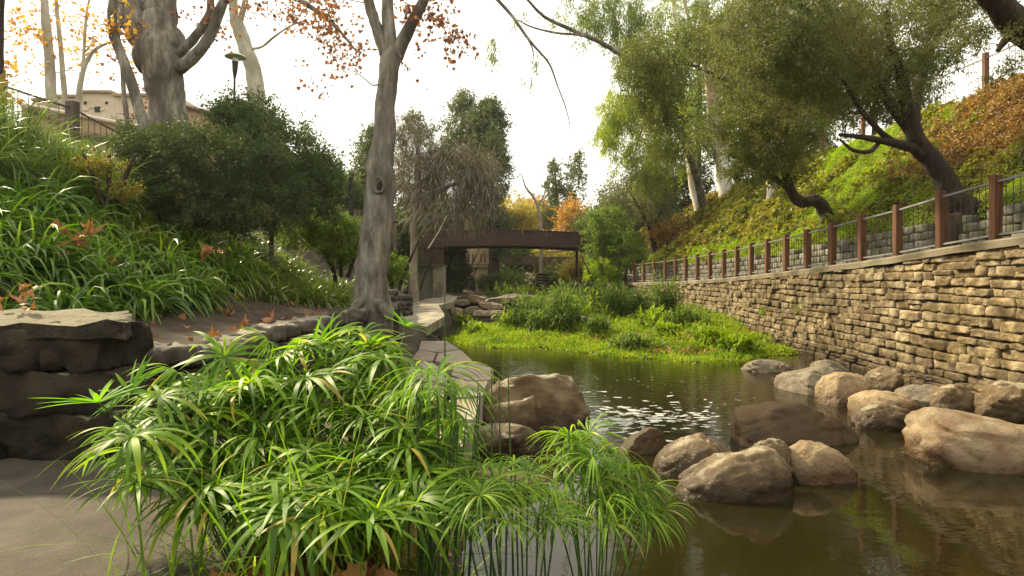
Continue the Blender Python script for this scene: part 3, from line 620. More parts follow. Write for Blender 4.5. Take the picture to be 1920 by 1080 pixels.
def edging():
    root = empty('terrace_edging', (-2.9, 8, .8), 'low dark dry-stone edging holding the planted terrace above the path', 'stone edging')
    y = 5.95; i = 0
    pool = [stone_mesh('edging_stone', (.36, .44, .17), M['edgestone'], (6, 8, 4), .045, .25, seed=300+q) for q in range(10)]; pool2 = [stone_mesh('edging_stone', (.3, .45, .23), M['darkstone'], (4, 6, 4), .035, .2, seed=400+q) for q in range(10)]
    while y < 31:
        L_ = rnd.uniform(.32, .6); x = edge_x(y+L_/2); z = terr_z(y); a = math.atan2(-(edge_x(y+.3)-edge_x(y-.3)), .6)
        me = rnd.choice(pool)
        inst('edging_stone', me, (x, y+L_/2, z-.02+rnd.uniform(-.02, .03)), (0, rnd.uniform(-.1, .1), a+rnd.uniform(-.2, .2)), (rnd.uniform(.8, 1.25), L_/.46, rnd.uniform(.8, 1.3)), root)
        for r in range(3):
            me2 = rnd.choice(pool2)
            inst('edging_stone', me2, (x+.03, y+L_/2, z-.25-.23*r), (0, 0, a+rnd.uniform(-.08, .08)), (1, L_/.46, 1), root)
        y += L_; i += 1
    for q in range(8):
        x = -3.15-q*.42
        inst('edging_stone', rnd.choice(pool), (x, 5.86+rnd.uniform(-.03, .03), 1.18+rnd.uniform(-.02, .02)), (0, 0, 1.57+rnd.uniform(-.1, .1)), 1, root)
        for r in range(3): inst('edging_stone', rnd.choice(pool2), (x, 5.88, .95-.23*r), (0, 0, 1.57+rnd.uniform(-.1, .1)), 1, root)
edging()
# rubble wall beyond the sycamore foot
root = empty('rubble_wall', P(745, 575, 13.6), 'dark rubble wall with pale stones just behind the sycamore base', 'wall')
for i in range(26):
    c = P(728+(i % 6)*7, 586-(i//6)*9+rnd.uniform(-2, 2), 13.4+(i % 6)*.25); me = stone_mesh('stone', (.3, .22, .13), M['edgestone'], (3, 2, 2), .03, .5, seed=500+i)
    inst('stone', me, c, (0, 0, rnd.uniform(-.4, .4)), 1, root)

# ------------------------------------------------------------------ things built on the left bank and upstream
def part_box(name, c, s, mat, parent, rz=0, taper=1, smooth=False):
    mb = MB(); box(mb, c, s, rz, taper); return build(name, mb, mat, parent, smooth=smooth)
r = railing('bank_railing', 'brown wooden railing with thin dark bars climbing the top of the near bank', 'railing',
        [(-10.35, 11.0, 4.78), (-9.8, 13.6, 4.72), (-10.0, 16.4, 4.55), (-10.3, 19.4, 4.4)], 1.16, .2, M['greywood'], M['greywood'], M['bars'], 10, 1.0, .08, barr=.008)
rt = empty('stone_pillar', (-10.5, 11.3, 4.5), 'dark grey stone pillar where the bank railing ends', 'pillar')
for r_ in range(6):
    me = stone_mesh('stone', (.62, .62, .21), M['edgestone'], (3, 3, 2), .025, .3, seed=700+r_)
    inst('stone', me, (-10.75, 11.9, 4.55+r_*.205), (0, 0, rnd.uniform(-.1, .1)), 1, rt)
def brick_building():
    rt = empty('brick_building', (-19, 30, 5), 'pale cream brick building with small square holes and a stepped parapet', 'building')
    def wl(x0, x1, ytop, d=30, dy=8):
        a = P(x0, 330, d); b = P(x1, ytop, d); mb = MB(); box(mb, ((a[0]+b[0])/2, d+dy/2, (a[2]+b[2])/2), (b[0]-a[0], dy, b[2]-a[2]))
        build('wall', mb, M['palebrick'], rt, smooth=False)
        mb = MB(); box(mb, ((a[0]+b[0])/2, d+.1, b[2]+.06), (b[0]-a[0]-.01, .5, .12)); build('parapet_cap', mb, M['stucco'], rt, smooth=False)
    for a, b, t in ((62, 98, 190), (98, 150, 183), (150, 213, 175), (213, 284, 181), (284, 330, 178)): wl(a, b, t)
    for px, py, w in ((183, 205, 5), (238, 200, 2.5), (160, 193, 2.5), (200, 193, 2.2), (181, 222, 2), (232, 228, 2.)):
        c = P(px, py, 29.99); part_box('vent_hole', c, (w/F*30*2*.5*2, .06, w/F*30*2), M['black'], rt)
    # rows of pale bricks standing slightly proud
    me = bevel_box_mesh('brick', (.42, .04, .12), .008, M['palebrick'])
    for i in range(60):
        px = rnd.uniform(100, 325); py = 190+int(rnd.uniform(0, 13))*5.2; inst('brick', me, P(px, py, 29.985), (0, 0, 0), 1, rt)
brick_building()
b2 = empty('tan_building', P(360, 230, 26), 'low tan building with a sloping roof edge behind the thick sycamore', 'building')
mb = MB(); a = P(318, 330, 26); q = [P(318, 196, 26), P(392, 214, 26), P(470, 240, 26)]
vs = [a, P(470, 330, 26), q[2], q[1], q[0]]; vs += [v+np.array((0, 6, 0)) for v in vs]
mb.add(vs, [(0, 1, 2, 3, 4)]); mb.add(vs, [(i, i+5, (i+1) % 5+5, (i+1) % 5) for i in range(5)]); build('wall', mb, M['stucco'], b2, smooth=False)
mb = MB()
for s, e in ((0, 1), (1, 2)):
    A, Bq = q[s], q[e]; tube(mb, [A+(0, -.12, .05), Bq+(0, -.12, .05)], .1, 4)
build('roof_edge', mb, M['brownwall'], b2, smooth=False)
# curved ramp wall with an arch behind the bank railing
rw = empty('ramp_wall', P(150, 290, 19), 'tan stucco ramp wall with a brown arched band behind the bank railing', 'wall')
mb = MB(); n = 14; vs = []
for i in range(n):
    px = 40+i*(262-40)/(n-1); t = i/(n-1); top = P(px, 200+t*42, 19); bt = P(px, 330, 19); vs += [bt, top, top+(0, .35, 0), bt+(0, .35, 0)]
k = np.arange(n-1)[:, None]*4; j = np.arange(3)[None]
mb.add(vs, np.stack([k+j, k+4+j, k+5+j, k+1+j], -1).reshape(-1, 4)); build('wall', mb, M['stucco'], rw, smooth=False)
mb = MB(); pts = [P(168+math.cos(t)*72, 318-math.sin(t)*62, 18.93) for t in np.linspace(.15, 2.9, 14)]
tube(mb, pts, .13, 6); build('arch_band', mb, M['brownwall'], rw)
mb = MB(); pts = [P(px, 196+(px-40)/222*42, 18.95) for px in range(40, 263, 20)]; tube(mb, pts, .07, 6); build('coping', mb, M['palebrick'], rw)
mb = MB(); pts = [P(px, py, 18.9) for px, py in ((60, 206), (90, 212), (118, 232), (135, 262), (150, 300))]; tube(mb, pts, .16, 6); build('sweep_band', mb, M['brownwall'], rw)
# street lamp
lp = P(437, 160, 20); lx, ly = lp[0], 20.; lr = empty('street_lamp', (lx, ly, 4.3), 'slender park lamp with a wide pale green disc shade above the shrubs', 'street lamp')
mb = MB(); tube(mb, [(lx, ly, 4.3), (lx+.05, ly, 8.55)], [.05, .035], 8); build('pole', mb, M['black'], lr)
mb = MB(); tube(mb, [(lx+.05, ly, 8.5), (lx+.06, ly, 8.75), (lx+.07, ly, 9.05)], [.035, .08, .10], 10); build('lantern_cup', mb, M['black'], lr)
mb = MB(); tube(mb, [(lx+.07, ly, 9.05), (lx+.08, ly, 9.2)], [.11, .09], 10); build('lamp_glass', mb, M['lampglass'], lr)
mb = MB(); tube(mb, [(lx+.08, ly, 9.2), (lx+.08, ly, 9.24), (lx+.085, ly, 9.32), (lx+.09, ly, 9.44)], [.34, .33, .16, .04], 20); build('shade', mb, M['lampgreen'], lr)
# dark lamp post near the bridge
lr = empty('lamp_post', P(658, 440, 20), 'dark square lamp post standing beside the sycamore trunk', 'lamp post')
a = P(658, 440, 20); b = P(659, 328, 20); part_box('post', ((a[0]+b[0])/2, 20, (a[2]+b[2])/2-.4), (.12, .12, b[2]-a[2]+.8), M['black'], lr)
part_box('cap', b+(0, 0, .04), (.2, .2, .1), M['black'], lr, taper=.5)
part_box('lamp_head', P(653, 358, 20)-(.02, .1, 0), (.12, .16, .5), M['black'], lr)
# board fence
bf = empty('board_fence', P(625, 420, 24), 'weathered vertical board fence under the trees behind the near bank', 'fence')
for i in range(26):
    x0 = 505+i*9.4; h = P(x0, 372+i*1.2+rnd.uniform(-2, 2), 24+i*.12); l = P(x0, 470, 24+i*.12)
    mb = MB(); box(mb, (h[0], h[1], (h[2]+l[2])/2), (.175, .03, h[2]-l[2])); build('board', mb, M['greywood'], bf, smooth=False)
mb = MB(); tube(mb, [P(500, 392, 24.1), P(745, 415, 27)], .05, 4); build('rail', mb, M['greywood'], bf)
# footbridge
def bridge():
    rt = empty('footbridge', (0, 39.5, 4.4), 'dark brown timber footbridge with a gently arched deep side beam spanning the creek', 'bridge')
    for dd, nm in ((38, 'side_beam'), (41.2, 'side_beam')):
        pxs = np.linspace(755, 1114, 9); 
        for i in range(8):
            a, b = pxs[i]+.25, pxs[i+1]-.25; vs = []
            for px in (a, b):
                t = (px-928)/186; top = 431.5+6.5*t*t; bot = 460.5+7*t*t; A = P(px, bot, 38); Bv = P(px, top, 38)
                vs += [(A[0], dd, A[2]), (Bv[0], dd, Bv[2]), (Bv[0], dd+.16, Bv[2]), (A[0], dd+.16, A[2])]
            mb = MB(); mb.add(vs, [(0, 4, 5, 1), (1, 5, 6, 2), (2, 6, 7, 3), (3, 7, 4, 0), (0, 1, 2, 3), (7, 6, 5, 4)]); build(nm, mb, M['darkwood'], rt, smooth=False)
    mb = MB(); v = []
    for px in np.linspace(755, 1114, 14):
        t = (px-928)/186; A = P(px, 449+7*t*t, 38); v += [(A[0], 38.17, A[2]), (A[0], 41.19, A[2]), (A[0], 41.19, A[2]-.12), (A[0], 38.17, A[2]-.12)]
    k = np.arange(13)[:, None]*4; j = np.arange(4)[None]; mb.add(v, np.stack([k+j, k+4+j, k+4+(j+1) % 4, k+(j+1) % 4], -1).reshape(-1, 4)); build('deck', mb, M['darkwood'], rt, smooth=False)
    mb = MB(); v = []                                                  # top cap rail, slightly proud
    for px in np.linspace(755, 1114, 14):
        t = (px-928)/186; A = P(px, 430.7+6.5*t*t, 38); v += [(A[0], 37.95, A[2]), (A[0], 38.2, A[2]), (A[0], 38.2, A[2]-.05), (A[0], 37.95, A[2]-.05)]
    mb.add(v, np.stack([k+j, k+4+j, k+4+(j+1) % 4, k+(j+1) % 4], -1).reshape(-1, 4)); build('cap_rail', mb, M['darkwood'], rt, smooth=False)
    for px in (1083, 812):
        a = P(px, 466, 39); part_box('support_post', (a[0], 39.5, a[2]/2+.2), (.15, .15, a[2]-.2), M['darkwood'], rt)
bridge()
mb = MB(); a = P(1028, 473, 44); b = P(1120, 463, 44); tube(mb, [a, b], .06, 8)
tag(build('pipe', mb, M['concrete'], origin=a), 'pale pipe crossing just under the footbridge', 'pipe')
cw = empty('concrete_wall', P(780, 555, 33), 'mossy green-grey concrete retaining wall with a pale end at the end of the path', 'wall')
a = P(726, 502, 33); b = P(812, 502, 33); e = P(829, 503, 33)
part_box('wall', ((a[0]+b[0])/2, 34, 1.3), (b[0]-a[0], 2, 2.68), M['oldconcrete'], cw)
part_box('wall_end', ((e[0]+b[0])/2+.002, 33.93, 1.31), (e[0]-b[0], 2, 2.7), M['concrete'], cw)
part_box('wall_cap', ((a[0]+e[0])/2, 33.93, 2.7), (e[0]-a[0]+.08, 2.2, .08), M['oldconcrete'], cw)
hb = empty('timber_housing', P(800, 480, 35), 'dark brown timber enclosure above the concrete wall at the bridge end', 'enclosure')
for i in range(5):
    x0 = P(780+i*10.6, 0, 35.2)[0]; mb = MB(); box(mb, (x0+.16, 35.2, 3.25), (.325, .06, 1.05)); build('board', mb, M['darkwood'], hb, smooth=False)
part_box('rail', (P(807, 0, 35.1)[0], 35.12, 3.8), (1.7, .1, .08), M['darkwood'], hb)
def tower():
    rt = empty('tan_tower', P(893, 545, 48), 'tan rendered tower with a corbelled upper storey seen under the footbridge', 'tower')
    a, b = P(876, 545, 48), P(914, 500, 48); cx = (a[0]+b[0])/2
    part_box('lower_storey', (cx, 50, 1.9), (b[0]-a[0], 4, 2.3), M['stucco'], rt)
    a2, b2 = P(871, 497, 47.7), P(917, 465, 47.7)
    part_box('upper_storey', ((a2[0]+b2[0])/2, 49.9, 4.9), (b2[0]-a2[0], 4.4, 3.6), M['stucco'], rt)
    part_box('string_course', (cx, 49.9, 2.98), (b[0]-a[0]+.12, 4.3, .12), M['palebrick'], rt)
    for i in range(6):
        x = a2[0]+.17+i*.31; part_box('corbel', (x, 47.62, 3.2), (.13, .18, .28), M['stucco'], rt)
    for i, px in enumerate((879, 887, 902, 909)): c = P(px, 484, 47.68); part_box('slit_window', c, (.10, .05, .62), M['black'], rt)
    mb = MB(); c = P(884, 545, 47.97); w = .32; pts = [(c[0]-w, 47.96, c[2]-.3), (c[0]+w, 47.96, c[2]-.3), (c[0]+w, 47.96, c[2]+.75)]+[(c[0]+w*math.cos(t), 47.96, c[2]+.75+w*math.sin(t)) for t in np.linspace(.2, 2.94, 8)]+[(c[0]-w, 47.96, c[2]+.75)]
    mb.add(pts+[(x, 47.9, z) for x, y, z in pts], [tuple(range(len(pts)))]); k = len(pts); mb.add(pts+[(x, 47.9, z) for x, y, z in pts], [tuple(range(k, 2*k))]); build('door_recess', mb, M['black'], rt, smooth=False)
tower()
fb = empty('beam_bridge', P(980, 490, 56), 'narrow rusty brown beam bridge farther up the creek', 'bridge')
part_box('beam', (P(980, 0, 56)[0], 56, P(0, 489, 56)[2]), (12, .2, .75), M['brownwall'], fb); part_box('deck', (P(980, 0, 56)[0], 57.1, P(0, 489, 56)[2]), (12, 1.9, .12), M['brownwall'], fb)
for px in (905, 1068): part_box('pier', (P(px, 0, 56)[0], 57, 2.2), (.3, .5, 2.6), M['brownwall'], fb)

# ------------------------------------------------------------------ trees
def tree(name, label, limbs, blobs, bark, leafm, ncl, lpc, L=.06, Wd=.03, crad=.45, droop=0., twr=.006, tw=5, style='quad', group=None, seed=0, n0=8, bdens=.5, br=.022, twmat=None, up=.3, wob=.05, cat='tree', twl=None, ds=1):
    """limbs: rows (px,py,depth,radius); blobs: (px,py,depth, rx,ry px, rdepth m, weight)"""
    global rng; rng = np.random.default_rng(seed+100)
    if ds != 1: limbs = [[(a, b, d*ds, r*ds) for a, b, d, r in l] for l in limbs]; blobs = [(b[0], b[1], b[2]*ds, *b[3:]) for b in blobs]
    base = P(*limbs[0][0][:3]); gz = float(land(base[0], base[1]))
    if base[2] > gz-.05:
        r0 = limbs[0][0][3]; p0 = limbs[0][0]; limbs = [[(p0[0], HZ-(gz-.25-CAMZ)*F/p0[2], p0[2], r0*1.1)]+list(limbs[0])]+list(limbs[1:]); base[2] = gz
    rt = empty(name, base, label, cat, group); nodes = []; nr = []
    for i, l in enumerate(limbs):
        pts = smoothpts([(*P(a, b, d), r) for a, b, d, r in l], 5); mb = MB()
        j = np.stack([np.convolve(np.pad(rng.normal(size=len(pts)), 4, 'edge'), np.ones(9)/9, 'valid') for _ in range(3)], 1)*pts[:, 3:4]*.3; j[0] = 0
        tube(mb, pts[:, :3]+j, pts[:, 3], n0 if i else n0+4, wob)
        build('trunk' if i == 0 else 'limb', mb, bark, rt); nodes.append(pts[2:, :3] if i == 0 else pts[:, :3]); nr.append(pts[2:, 3] if i == 0 else pts[:, 3])
    if not blobs: return rt
    nodes = np.concatenate(nodes); nr = np.concatenate(nr)
    w = np.array([b[6] if len(b) > 6 else b[3]*b[4] for b in blobs], float); w /= w.sum()
    C = []
    for b, ww in zip(blobs, w):
        k = max(1, int(round(ncl*ww))); q = unit(rng.normal(size=(k, 3)))*rng.uniform(.15, 1, (k, 1))**.45
        d = b[2]+q[:, 1]*b[5]; C.append(np.stack([(b[0]-960)/F*b[2]+q[:, 0]*b[3]/F*b[2], d, CAMZ-(b[1]-HZ)/F*b[2]+q[:, 2]*b[4]/F*b[2]], 1))
    C = np.concatenate(C); dm = np.min(np.linalg.norm(C[:, None]-nodes[None, ::3], axis=2), 1); C = C[np.argsort(dm)]
    wood = MB(); alln = list(nodes); arr = np.empty((len(nodes)+len(C)*4, 3)); m = len(nodes); arr[:m] = nodes; rad = np.empty(len(arr)); rad[:m] = nr
    for c in C:
        dd = arr[:m]-c; dist = np.linalg.norm(dd, axis=1)+np.clip(dd[:, 2], 0, 9)*.6; i = int(np.argmin(dist)); s = arr[i]; gap = np.linalg.norm(c-s)
        mid1 = s+(c-s)*.35+rng.normal(size=3)*gap*.1+(0, 0, gap*.08*(1-droop)); mid2 = s+(c-s)*.7+rng.normal(size=3)*gap*.09+(0, 0, gap*.08)
        r0 = min(rad[i]*.75, br*(.5+gap)); pts = np.array([s, mid1, mid2, c]); rr = np.array([r0, r0*.75, r0*.5, twr])
        tube(wood, pts, rr, 4); arr[m:m+3] = pts[1:]; rad[m:m+3] = rr[1:]; m += 3
    build('branches', wood, twmat or bark, rt)['kind'] = 'stuff'
    n = len(C)*tw; cc = np.repeat(C, tw, 0); dr = rdir(n, up); dr[:, 2] -= droop; dr = unit(dr); ln = rng.uniform(.5, 1.15, n)*(twl or crad)
    tb = MB(); strips(tb, cc, dr, ln, twr*1.6, droop*1.6, 3, prof=lambda t: 1-.6*t)
    o = build('twigs', tb, twmat or bark, rt); o['kind'] = 'stuff'
    if lpc:
        per = max(1, lpc//tw); t = rng.uniform(.1, 1.05, (n, per)); sag = (t**2)*droop*.5
        pos = cc[:, None]+dr[:, None]*(t*ln[:, None])[:, :, None]; pos[..., 2] -= sag*ln[:, None]; pos = pos.reshape(-1, 3)+rng.normal(size=(n*per, 3))*crad*.10
        ld = np.repeat(dr, per, 0)*.6+rng.normal(size=(n*per, 3))*.7; ld[:, 2] -= droop*1.4+.15; lb = MB(); sz = rng.uniform(.6, 1.25, n*per)*L
        if style == 'lobed': lobed(lb, pos, ld, sz)
        else: leaves(lb, pos, ld, sz, sz/L*Wd)
        build('crown', lb, leafm, rt, smooth=False)
    return rt
SB, SP, EU, OB = M['syc'], M['sycp'], M['euc'], M['oakbark']
# centre sycamore
t = tree('sycamore', 'tall grey sycamore rising beside the path, forked into three limbs near the top', [
    [(690, 592, 11, .42), (697, 565, 11, .33), (700, 520, 11, .29), (703, 460, 11, .28), (708, 400, 11, .265), (714, 345, 11, .27), (715, 300, 11, .225), (719, 230, 11, .19), (725, 170, 11, .175), (730, 110, 11, .18), (732, 92, 11, .17)],
    [(728, 112, 11, .12), (718, 85, 11, .11), (703, 40, 11, .10), (690, 0, 11, .095), (660, -120, 11, .07), (630, -260, 11.5, .03)],
    [(734, 110, 11, .13), (731, 60, 11, .12), (729, 0, 11, .105), (735, -120, 11, .08), (725, -300, 11, .03)],
    [(738, 115, 11, .11), (752, 85, 10.9, .12), (772, 45, 10.8, .105), (795, 0, 10.7, .09), (830, -90, 10.5, .06), (870, -220, 10.5, .03)],
    [(732, 92, 11, .02), (745, 95, 10.85, .018), (752, 108, 10.8, .012)]],
    [(800, 40, 10.8, 60, 45, 1.2, 9), (845, 70, 10.6, 25, 30, .6, 4), (640, 40, 11, 55, 60, 1.2, 4), (585, 20, 11, 40, 35, 1, 3), (655, 120, 10.8, 20, 60, .6, 1.6), (770, -60, 11, 130, 60, 2, 9), (625, 140, 10.8, 30, 30, .8, .8), (765, 130, 10.8, 15, 20, .5, .7)],
    SB, M['sycleaf'], 58, 15, L=.075, crad=.42, tw=4, style='lobed', n0=14, seed=1, up=-.1, wob=.04, br=.013, twmat=M['twigd'])
def burl(c, ox):
    mb = MB(); pts = [c+np.array((math.cos(a)*.088, -.015-.01*math.sin(a*2), math.sin(a)*.135)) for a in np.linspace(0, 2*math.pi, 19)]
    tube(mb, pts, .032, 7, .15); build('burl_ring', mb, SB, ox)
    mb = MB(); bm = bmesh.new(); bmesh.ops.create_uvsphere(bm, u_segments=12, v_segments=8, radius=1); v = np.array([p.co[:] for p in bm.verts])*(.05, .03, .085)+c
    f4 = [tuple(q.index for q in p.verts) for p in bm.faces if len(p.verts) == 4]; f3 = [tuple(q.index for q in p.verts) for p in bm.faces if len(p.verts) == 3]; bm.free()
    mb.add(v, f4); mb.add(v, f3); build('knot_hollow', mb, M['oakbark'], ox)
burl(P(717, 352, 11)-np.array((0, .262, 0)), t)
rr = MB()
for a, b in (((690, 560), (648, 584)), ((705, 565), (728, 588))):
    s, e = P(*a, 10.85), P(*b, 10.4); tube(rr, [s+(0, 0, .25), s, (s+e)/2+(0, 0, .02), e-(0, 0, .12)], [.08, .12, .09, .04], 9, .1)
build('root_flare', rr, SB, t)
# thick sycamore on the near bank
tree('sycamore', 'massive old sycamore with swollen mottled trunk behind the near bank shrubs', [
    [(322, 335, 16, .62), (320, 260, 16, .5), (316, 200, 16, .45), (308, 150, 16, .47), (300, 105, 16, .58), (288, 75, 16, .66)],
    [(290, 95, 16, .5), (262, 40, 16, .42), (240, 0, 16, .36), (190, -90, 16, .25), (120, -220, 16, .1)],
    [(300, 95, 16, .48), (300, 40, 16, .42), (302, 0, 16, .38), (310, -110, 16, .28), (330, -250, 16, .1)],
    [(322, 112, 16, .13), (345, 92, 15.8, .12), (372, 60, 15.6, .11), (392, 28, 15.5, .10), (395, 0, 15.5, .085), (400, -60, 15.5, .05)],
    [(325, 132, 16, .2), (345, 122, 15.7, .17), (372, 95, 15.5, .14), (395, 62, 15.4, .13), (412, 20, 15.3, .12), (428, -4, 15.2, .10), (470, -12, 15, .08), (540, -8, 14.6, .07), (590, 18, 14.2, .055), (630, 50, 14, .04), (668, 96, 14, .02)]],
    [(600, 30, 14.2, 60, 40, 1, 5), (640, 80, 14, 40, 40, .8, 3), (480, 0, 15, 60, 25, 1, 3), (250, 110, 15.5, 30, 110, 1, 3), (380, 30, 15.5, 40, 40, 1, 2.5), (600, 150, 14, 50, 40, 1, .8)],
    SB, M['sycleaf'], 75, 15, L=.085, crad=.5, tw=4, style='lobed', n0=16, seed=2, up=-.1, wob=.06, br=.015, twmat=M['twigd'])
tree('sapling', 'dark thin leaning trunk crossing before the massive sycamore', [
    [(272, 245, 14.5, .13), (262, 205, 14.5, .125), (245, 150, 14.5, .12), (228, 105, 14.5, .115), (212, 60, 14.5, .11), (210, 20, 14.5, .10), (214, -40, 14.5, .08)],
    [(238, 232, 15.5, .06), (232, 180, 15.5, .06), (228, 120, 15.5, .05), (222, 60, 15.5, .04), (232, 0, 15.5, .03)]],
    [(215, 30, 14.5, 40, 50, 1, 1)], SB, M['sycgold'], 10, 12, L=.10, tw=4, style='lobed', seed=3, twmat=M['twigd'])
tree('sycamore', 'pale smooth curving sycamore trunk beside the park lamp', [
    [(482, 330, 22, .36), (480, 230, 22, .33), (478, 180, 22, .31), (472, 130, 22, .28), (458, 90, 22, .26), (447, 55, 22, .24), (442, 35, 22, .23)],
    [(443, 45, 22, .17), (438, 15, 22, .16), (436, -20, 22, .14), (428, -120, 22, .08)], [(447, 50, 22, .12), (455, 20, 22, .11), (462, -8, 22, .10), (480, -100, 22, .06)],
    [(462, 92, 22, .05), (490, 88, 22, .045), (515, 68, 21.8, .038), (545, 48, 21.6, .03), (575, 36, 21.5, .02)]],
    [(560, 45, 21.5, 30, 20, .6, 1), (450, -30, 22, 60, 30, 1.5, 2)], SP, M['sycleaf'], 16, 8, L=.12, crad=.5, tw=3, style='lobed', seed=4, br=.012)
for i, (pts, lab) in enumerate((
    ([(97, 300, 25, .24), (96, 190, 25, .2), (92, 110, 25, .18), (86, 40, 25, .16), (84, -60, 25, .1)], 'pale slim sycamore with gold leaves beside the cream building'),
    ([(124, 300, 27, .14), (122, 190, 27, .12), (116, 110, 27, .10), (108, 30, 27, .08), (100, -60, 27, .05)], 'thinner gold-leaved sycamore just behind the pale slim one'),
    ([(150, 300, 24, .13), (148, 200, 24, .11), (155, 140, 24, .09), (172, 100, 24, .07), (200, 82, 24, .045), (225, 78, 24, .03)], 'bare slender tree with an arching fork before the cream building'),
    ([(146, 280, 26, .08), (150, 190, 26, .07), (157, 100, 26, .06), (163, 20, 26, .05), (178, -30, 26, .03)], 'straight thin bare sapling rising before the cream building'))):
    bl = [(70, 30, 25, 60, 45, 2, 6), (120, 90, 25, 60, 60, 2, 5), (30, 90, 25, 35, 50, 2, 3), (20, 130, 25, 20, 12, 2, 1)] if i == 0 else [(110, 40, 27, 70, 60, 2, 1), (270, 120, 27, 12, 70, 1, .4)] if i == 1 else [(190, 60, 24, 40, 60, 1, 1)]
    tree('sycamore' if i < 2 else 'sapling', lab, [pts], bl, SP, M['sycgold'], [34, 18, 6, 4][i], 18 if i < 2 else 5, L=.13, crad=.8, tw=4, style='lobed', seed=20+i, up=-.1, br=.012)
tree('sapling', 'dark trunk cut by the frame edge above the stone pillar', [[(2, 220, 11, .07), (0, 120, 11, .075), (-2, 40, 11, .08), (2, -60, 11, .07)]], [(10, 170, 11, 25, 35, .5, 1)], OB, M['sycgold'], 6, 12, L=.12, style='lobed', seed=30)

# eucalyptus group
HR = 31
tree('eucalyptus', 'tallest white-barked eucalyptus standing on the slope crest', [
    [(1362, 385, HR, .40), (1357, 350, HR, .36), (1352, 300, HR, .33), (1343, 240, HR, .29), (1335, 180, HR, .27), (1328, 110, HR, .25), (1322, 40, HR, .22), (1318, -40, HR, .18), (1312, -150, HR, .1)],
    [(1338, 200, HR, .14), (1320, 120, HR-.5, .11), (1290, 30, HR-1, .08), (1270, -60, HR-1, .05)], [(1330, 130, HR, .12), (1350, 60, HR, .10), (1375, 0, HR, .08), (1400, -80, HR, .04)]],
    [(1240, 60, 30, 120, 75, 3, 12), (1150, 25, 29, 70, 35, 2, 6), (1400, 30, 31, 110, 60, 3, 9), (1400, 130, 33, 60, 60, 3, 4), (1300, -60, 30, 200, 60, 3, 8), (1110, 10, 29, 60, 30, 2, 4), (1200, 100, 30, 60, 40, 2, 5), (1420, 100, 31, 90, 60, 3, 5)],
    EU, M['eucl'], 440, 90, L=.19, Wd=.05, crad=.95, droop=.9, tw=5, seed=5, ds=1.15, up=-.2, br=.014, twmat=M['twig'], n0=12)
tree('eucalyptus', 'white eucalyptus leaning beside the tallest one, base half hidden by ivy', [
    [(1314, 405, 33, .36), (1308, 370, 33, .33), (1297, 310, 33, .29), (1286, 240, 33, .25), (1276, 170, 33, .22), (1270, 90, 33, .19), (1262, 0, 33, .14), (1255, -100, 33, .08)],
    [(1296, 300, 33, .12), (1278, 262, 33, .10), (1262, 225, 32.5, .08), (1240, 200, 32.5, .05)]],
    [(1160, 195, 32, 38, 40, 1.5, 5), (1190, 240, 32, 50, 60, 2, 4), (1240, 200, 32, 60, 80, 2, 7), (1140, 240, 32, 22, 35, 1.2, 3.0), (1215, 310, 32, 70, 45, 2, 5)],
    EU, M['eucb'], 260, 95, L=.19, Wd=.05, crad=.8, droop=1.1, tw=5, seed=6, ds=1.13, up=-.2, br=.012, twmat=M['twig'], n0=12)
tree('eucalyptus', 'thin pale eucalyptus stem showing through the oak leaves', [
    [(1446, 330, 27, .2), (1442, 240, 27, .17), (1436, 150, 27, .15), (1434, 60, 27, .13), (1420, -40, 27, .08)], [(1437, 140, 27, .07), (1452, 110, 27, .06), (1476, 60, 27, .05), (1482, -10, 27, .03)]],
    [(1450, 60, 27, 70, 90, 2, 1), (1520, 10, 27, 80, 50, 2, 1)], EU, M['eucl'], 110, 70, L=.17, Wd=.05, crad=.8, droop=.9, seed=7, up=-.2, br=.012, twmat=M['twig'])
# long bare branch reaching over the creek belongs to a eucalyptus whose trunk hides in the leaves
tree('eucalyptus', 'long grey branches reaching out over the creek from the leafy eucalyptus crown', [
    [(1318, 392, 36, .26), (1302, 320, 33.5, .22), (1265, 230, 28, .17), (1222, 165, 24.5, .13), (1183, 118, 23.5, .10), (1130, 82, 22.8, .085), (1070, 55, 22, .07), (1020, 30, 21.4, .055), (985, -5, 21, .04)],
    [(1130, 80, 22.8, .05), (1090, 66, 22.2, .045), (1045, 62, 21.6, .04), (1000, 52, 21, .03), (970, 38, 20.8, .02)],
    [(928, -5, 20.5, .06), (960, 30, 20.4, .055), (985, 65, 20.3, .05), (1005, 90, 20.2, .04), (1030, 120, 20.2, .035), (1045, 160, 20.2, .026), (1060, 200, 20.2, .02), (1068, 232, 20.2, .012)],
    [(985, 65, 20.3, .03), (998, 90, 20.1, .025), (1000, 110, 20.1, .014)], [(1067, 230, 20.2, .01), (1067, 290, 20.2, .007), (1070, 320, 20.2, .004)]],
    [(922, 90, 20.4, 10, 22, .3, 3), (1010, 115, 20.2, 14, 22, .3, 1.2), (1030, 20, 21, 30, 20, .6, 1.2), (1090, 80, 22.2, 20, 18, .4, 1), (985, 150, 20.2, 25, 12, .3, .5), (975, 28, 20.4, 18, 14, .3, 1)],
    M['syc'], M['eucl'], 40, 16, L=.13, Wd=.035, crad=.35, droop=.9, seed=8, up=-.2, br=.008, twmat=M['twigd'], tw=4)

